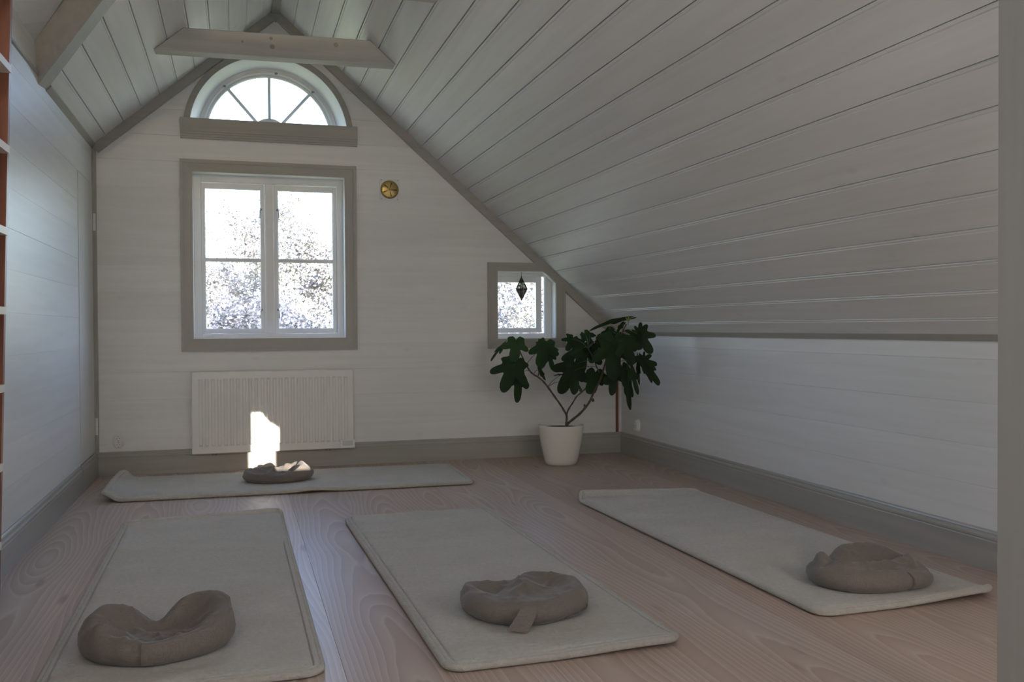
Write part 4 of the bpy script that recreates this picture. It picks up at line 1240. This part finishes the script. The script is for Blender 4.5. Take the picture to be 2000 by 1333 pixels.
def wall_flap(root, rows, na, a0, a1, z0f, z1f, out, name='flap', skew=0.0, n=10):
    """overlapping strip of cloth on the side wall between two angles"""
    outer, inner = [], []
    m_ = 7
    for j in range(m_):
        for i in range(n+1):
            a = a0+(a1-a0)*i/n + skew*(1-j/(m_-1))
            k = (a % (2*PI))/(2*PI)*na; k0 = int(k) % na; f = k-int(k)
            lv = (z0f+(z1f-z0f)*j/(m_-1))*(len(rows[:7])-1)
            l0 = min(int(lv), 5); g = lv-l0
            P = lambda q: Vector(rows[q][k0]).lerp(Vector(rows[q][(k0+1) % na]), f)
            p = P(l0).lerp(P(l0+1), g)
            c = Vector((root.location.x, root.location.y, p.z))
            dd = (p-c).normalized()
            bow = out*(0.55+0.45*math.sin(PI*i/n))
            outer.append(p+dd*(bow+0.002)); inner.append(p-dd*0.003)
    w = n+1
    fs = [(j*w+i, j*w+i+1, (j+1)*w+i+1, (j+1)*w+i) for j in range(m_-1) for i in range(n)]
    K = len(outer)
    fs += [(K+j*w+i, K+(j+1)*w+i, K+(j+1)*w+i+1, K+j*w+i+1) for j in range(m_-1) for i in range(n)]
    bd = list(range(w)) + [j*w+n for j in range(1, m_)] + [(m_-1)*w+i for i in range(n-1, -1, -1)] + [j*w for j in range(m_-2, 0, -1)]
    fs += [(bd[i], K+bd[i], K+bd[(i+1) % len(bd)], bd[(i+1) % len(bd)]) for i in range(len(bd))]
    mb = MB(); mb.add(outer+inner, fs); return mb.build(name, M['linen'], root, smooth=True, angle=50)

# angles: 0 = right (+x), 90 = back (+y), 180 = left, 270 = towards the viewer
# A: on the mat by the wall
rt_, rw, na = cushion((1.178, -0.735), [.205, .190, .165, .150, .160, .190, .205, .180, .150, .135, .145, .175],
        [.084, .090, .086, .066, .070, .072, .070, .062, .054, .052, .058, .068], 0.040,
        'small crumpled taupe cushion before the radiator, sunlit at its tip', crease=0.008, seed=3, crisp=0.7, sharp=between(150, 290),
        top=lambda x, y, t, a: 0.030*math.exp(-((x-0.14)/0.032)**2-((y-0.02)/0.08)**2) - 0.020*math.exp(-((x-0.085)/0.018)**2-((y+0.0)/0.09)**2))
wall_flap(rt_, rw, na, math.radians(190), math.radians(266), 0.0, 0.30, 0.006)
# B: tall, dented, with two ears at the back
rt_, rw, na = cushion((0.682, -3.815), [.222, .212, .180, .145, .168, .198, .205, .198, .185, .185, .180, .205],
        [.112, .130, .110, .040, .088, .120, .098, .088, .078, .072, .076, .088], 0.034,
        'tall dented taupe cushion on the left mat with two raised ears', crease=0.008, seed=11, crisp=0.60, bulge=0.05, sharp=between(255, 62),
        top=lambda x, y, t, a: 0.022*math.exp(-((x+0.115)/0.05)**2-((y+0.055-0.35*(x+0.1))/0.026)**2) - 0.012*math.exp(-((x-0.02)/0.09)**2-((y+0.10)/0.026)**2) + 0.010*math.exp(-((x-0.02)/0.10)**2-((y+0.055)/0.022)**2))
wall_flap(rt_, rw, na, math.radians(264), math.radians(356), 0.0, 0.985, 0.013)
# C: flat, pinched in the middle of the back, rolled soft edges
rt_, rw, na = cushion((1.872, -3.795), [.215, .205, .185, .170, .190, .205, .205, .205, .200, .195, .190, .205],
        [.086, .094, .084, .052, .066, .080, .078, .074, .074, .072, .074, .080], 0.058,
        'flat taupe cushion on the middle mat with a hanging strap', crease=0.006, seed=23, crisp=0.55, bulge=0.07, sharp=between(120, 172, 20),
        top=lambda x, y, t, a: 0.034*math.exp(-((x-0.005-0.25*y)/0.055)**2-((y-0.03)/0.11)**2) - 0.022*math.exp(-((x+0.11)/0.05)**2-((y-0.05)/0.055)**2) - 0.014*math.exp(-((x-0.10)/0.06)**2-((y-0.06)/0.05)**2))
L_ = [(1.793, -4.014, 0.098), (1.776, -4.030, 0.082), (1.759, -4.040, 0.065), (1.739, -4.046, 0.046)]
R_s = [(1.851, -4.014, 0.096), (1.838, -4.032, 0.074), (1.822, -4.044, 0.053), (1.803, -4.052, 0.0335)]
mb = MB()
fr_ = [Vector(v_) for pr in zip(L_, R_s) for v_ in pr]; bk_ = [v_+Vector((0, 0.004, 0)) for v_ in fr_]
mb.add(fr_+bk_, [(2*i, 2*i+1, 2*i+3, 2*i+2) for i in range(3)] + [(8+2*i, 10+2*i, 11+2*i, 9+2*i) for i in range(3)] + [(2*i, 2*i+2, 10+2*i, 8+2*i) for i in range(3)] + [(2*i+1, 9+2*i, 11+2*i, 2*i+3) for i in range(3)] + [(0, 8, 9, 1), (6, 7, 15, 14)])
mb.build('strap', M['linen'], rt_)
wall_flap(rt_, rw, na, math.radians(300), math.radians(356), 0.0, 0.28, 0.010)
# D: half folded over, with a split on the right
rt_, rw, na = cushion((3.215, -3.865), [.235, .225, .205, .175, .180, .205, .220, .200, .175, .165, .175, .210],
        [.068, .092, .106, .094, .052, .072, .080, .076, .078, .078, .074, .058], 0.052,
        'folded taupe cushion on the right mat with a raised back and rolled tip', crease=0.008, seed=31, crisp=0.50, bulge=0.07, sharp=between(20, 110, 30),
        top=lambda x, y, t, a: 0.034*math.exp(-((y+0.045-0.10*x)/0.038)**2)*sstep(1.0, 0.8, t) + 0.036*math.exp(-((x+0.150)/0.050)**2-((y-0.05)/0.065)**2) - 0.026*math.exp(-((x+0.090)/0.026)**2-((y-0.05)/0.06)**2) - 0.016*math.exp(-((y-0.015-0.1*x)/0.022)**2))
wall_flap(rt_, rw, na, math.radians(292), math.radians(334), 0.02, 0.97, 0.014)

# ------------------------------------------------------------------ outside: lawn and blossoming trees
lawn = MB().box(-30, 30, 0.3, 60, -2.95, -2.85).build('ground', M['grass']); setp(lawn, kind='structure', label='sunlit green lawn below the windows')

def blossom_tree(base, h, spread, seed, n_clusters, label, reach=0.26):
    rg = random.Random(seed)
    root = empty('blossom_tree', base); setp(root, label, 'tree', 'blossoming trees outside the windows')
    wood = MB(); tips = []
    def grow(p, d, ln, r, lvl):
        pts, rad_ = [p.copy()], [r]
        q = p.copy(); dd = d.copy()
        for i in range(4):
            dd = (dd + Vector((rg.uniform(-.28, .28), rg.uniform(-.28, .28), rg.uniform(-.10, .18)))).normalized()
            q = q + dd*ln/4; pts.append(q.copy()); rad_.append(r*(1-0.12*(i+1)))
        wood.tube(pts, rad_, 6 if lvl < 2 else 4, caps=False)
        if lvl >= 2: tips.extend(pts[1:])
        if lvl < 4:
            for i in range(3 if lvl < 3 else 2):
                k = rg.choice((2, 3, 4))
                nd = (dd + Vector((rg.uniform(-1, 1), rg.uniform(-1, 1), rg.uniform(-.45, .6)))*0.95).normalized()
                grow(pts[k], nd, ln*rg.uniform(0.58, 0.8), rad_[k]*0.62, lvl+1)
    b = Vector(base)
    for i in range(4):
        w = 2*PI*i/4+rg.uniform(-.4, .4)
        grow(b+Vector((0, 0, h*0.25)), Vector((math.cos(w)*spread, math.sin(w)*spread, 1)).normalized(), h*reach, 0.06, 0)
    wood.tube([b, b+Vector((0.03, 0.02, h*0.13)), b+Vector((0, 0, h*0.27))], [0.13, 0.11, 0.10], 10)
    wood.build('trunk', M['bark'], root, smooth=True)
    bl, gr = MB(), MB()
    bv, bf, gv, gf = [], [], [], []
    for i in range(n_clusters):
        t = rg.choice(tips)
        c = t + Vector((rg.gauss(0, .11), rg.gauss(0, .11), rg.gauss(0, .11)))
        k = rg.choice((3, 4, 5))
        for j in range(k):
            cc = c + Vector((rg.gauss(0, .035), rg.gauss(0, .035), rg.gauss(0, .035)))
            nn = Vector((rg.gauss(0, 1), rg.gauss(0, 1)-0.6, rg.gauss(0, 1))).normalized()
            a = nn.orthogonal().normalized(); b2 = nn.cross(a)
            s_ = rg.uniform(0.019, 0.034)
            n0 = len(bv)
            # five-petalled flower as a shallow star
            bv.append(cc - nn*s_*0.3)
            for q in range(10):
                w = 2*PI*q/10; rr = s_*(1.0 if q % 2 == 0 else 0.55)
                bv.append(cc + (a*math.cos(w)+b2*math.sin(w))*rr)
            bf += [(n0, n0+1+q, n0+1+(q+1) % 10) for q in range(10)]
        for _ in range(2):
            nn = Vector((rg.gauss(0, 1), rg.gauss(0, 1), rg.gauss(0, 1))).normalized(); a = nn.orthogonal().normalized(); b2 = nn.cross(a)
            cc = c + Vector((rg.gauss(0, .03), rg.gauss(0, .03), rg.gauss(0, .03))); s_ = 0.022; n0 = len(gv)
            gv += [cc-a*s_, cc+b2*s_*0.5, cc+a*s_, cc-b2*s_*0.5]; gf.append((n0, n0+1, n0+2, n0+3))
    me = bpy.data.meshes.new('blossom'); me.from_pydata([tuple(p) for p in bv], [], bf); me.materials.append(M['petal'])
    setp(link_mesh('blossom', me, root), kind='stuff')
    me = bpy.data.meshes.new('young_leaves'); me.from_pydata([tuple(p) for p in gv], [], gf); me.materials.append(M['younggreen'])
    setp(link_mesh('young_leaves', me, root), kind='stuff')
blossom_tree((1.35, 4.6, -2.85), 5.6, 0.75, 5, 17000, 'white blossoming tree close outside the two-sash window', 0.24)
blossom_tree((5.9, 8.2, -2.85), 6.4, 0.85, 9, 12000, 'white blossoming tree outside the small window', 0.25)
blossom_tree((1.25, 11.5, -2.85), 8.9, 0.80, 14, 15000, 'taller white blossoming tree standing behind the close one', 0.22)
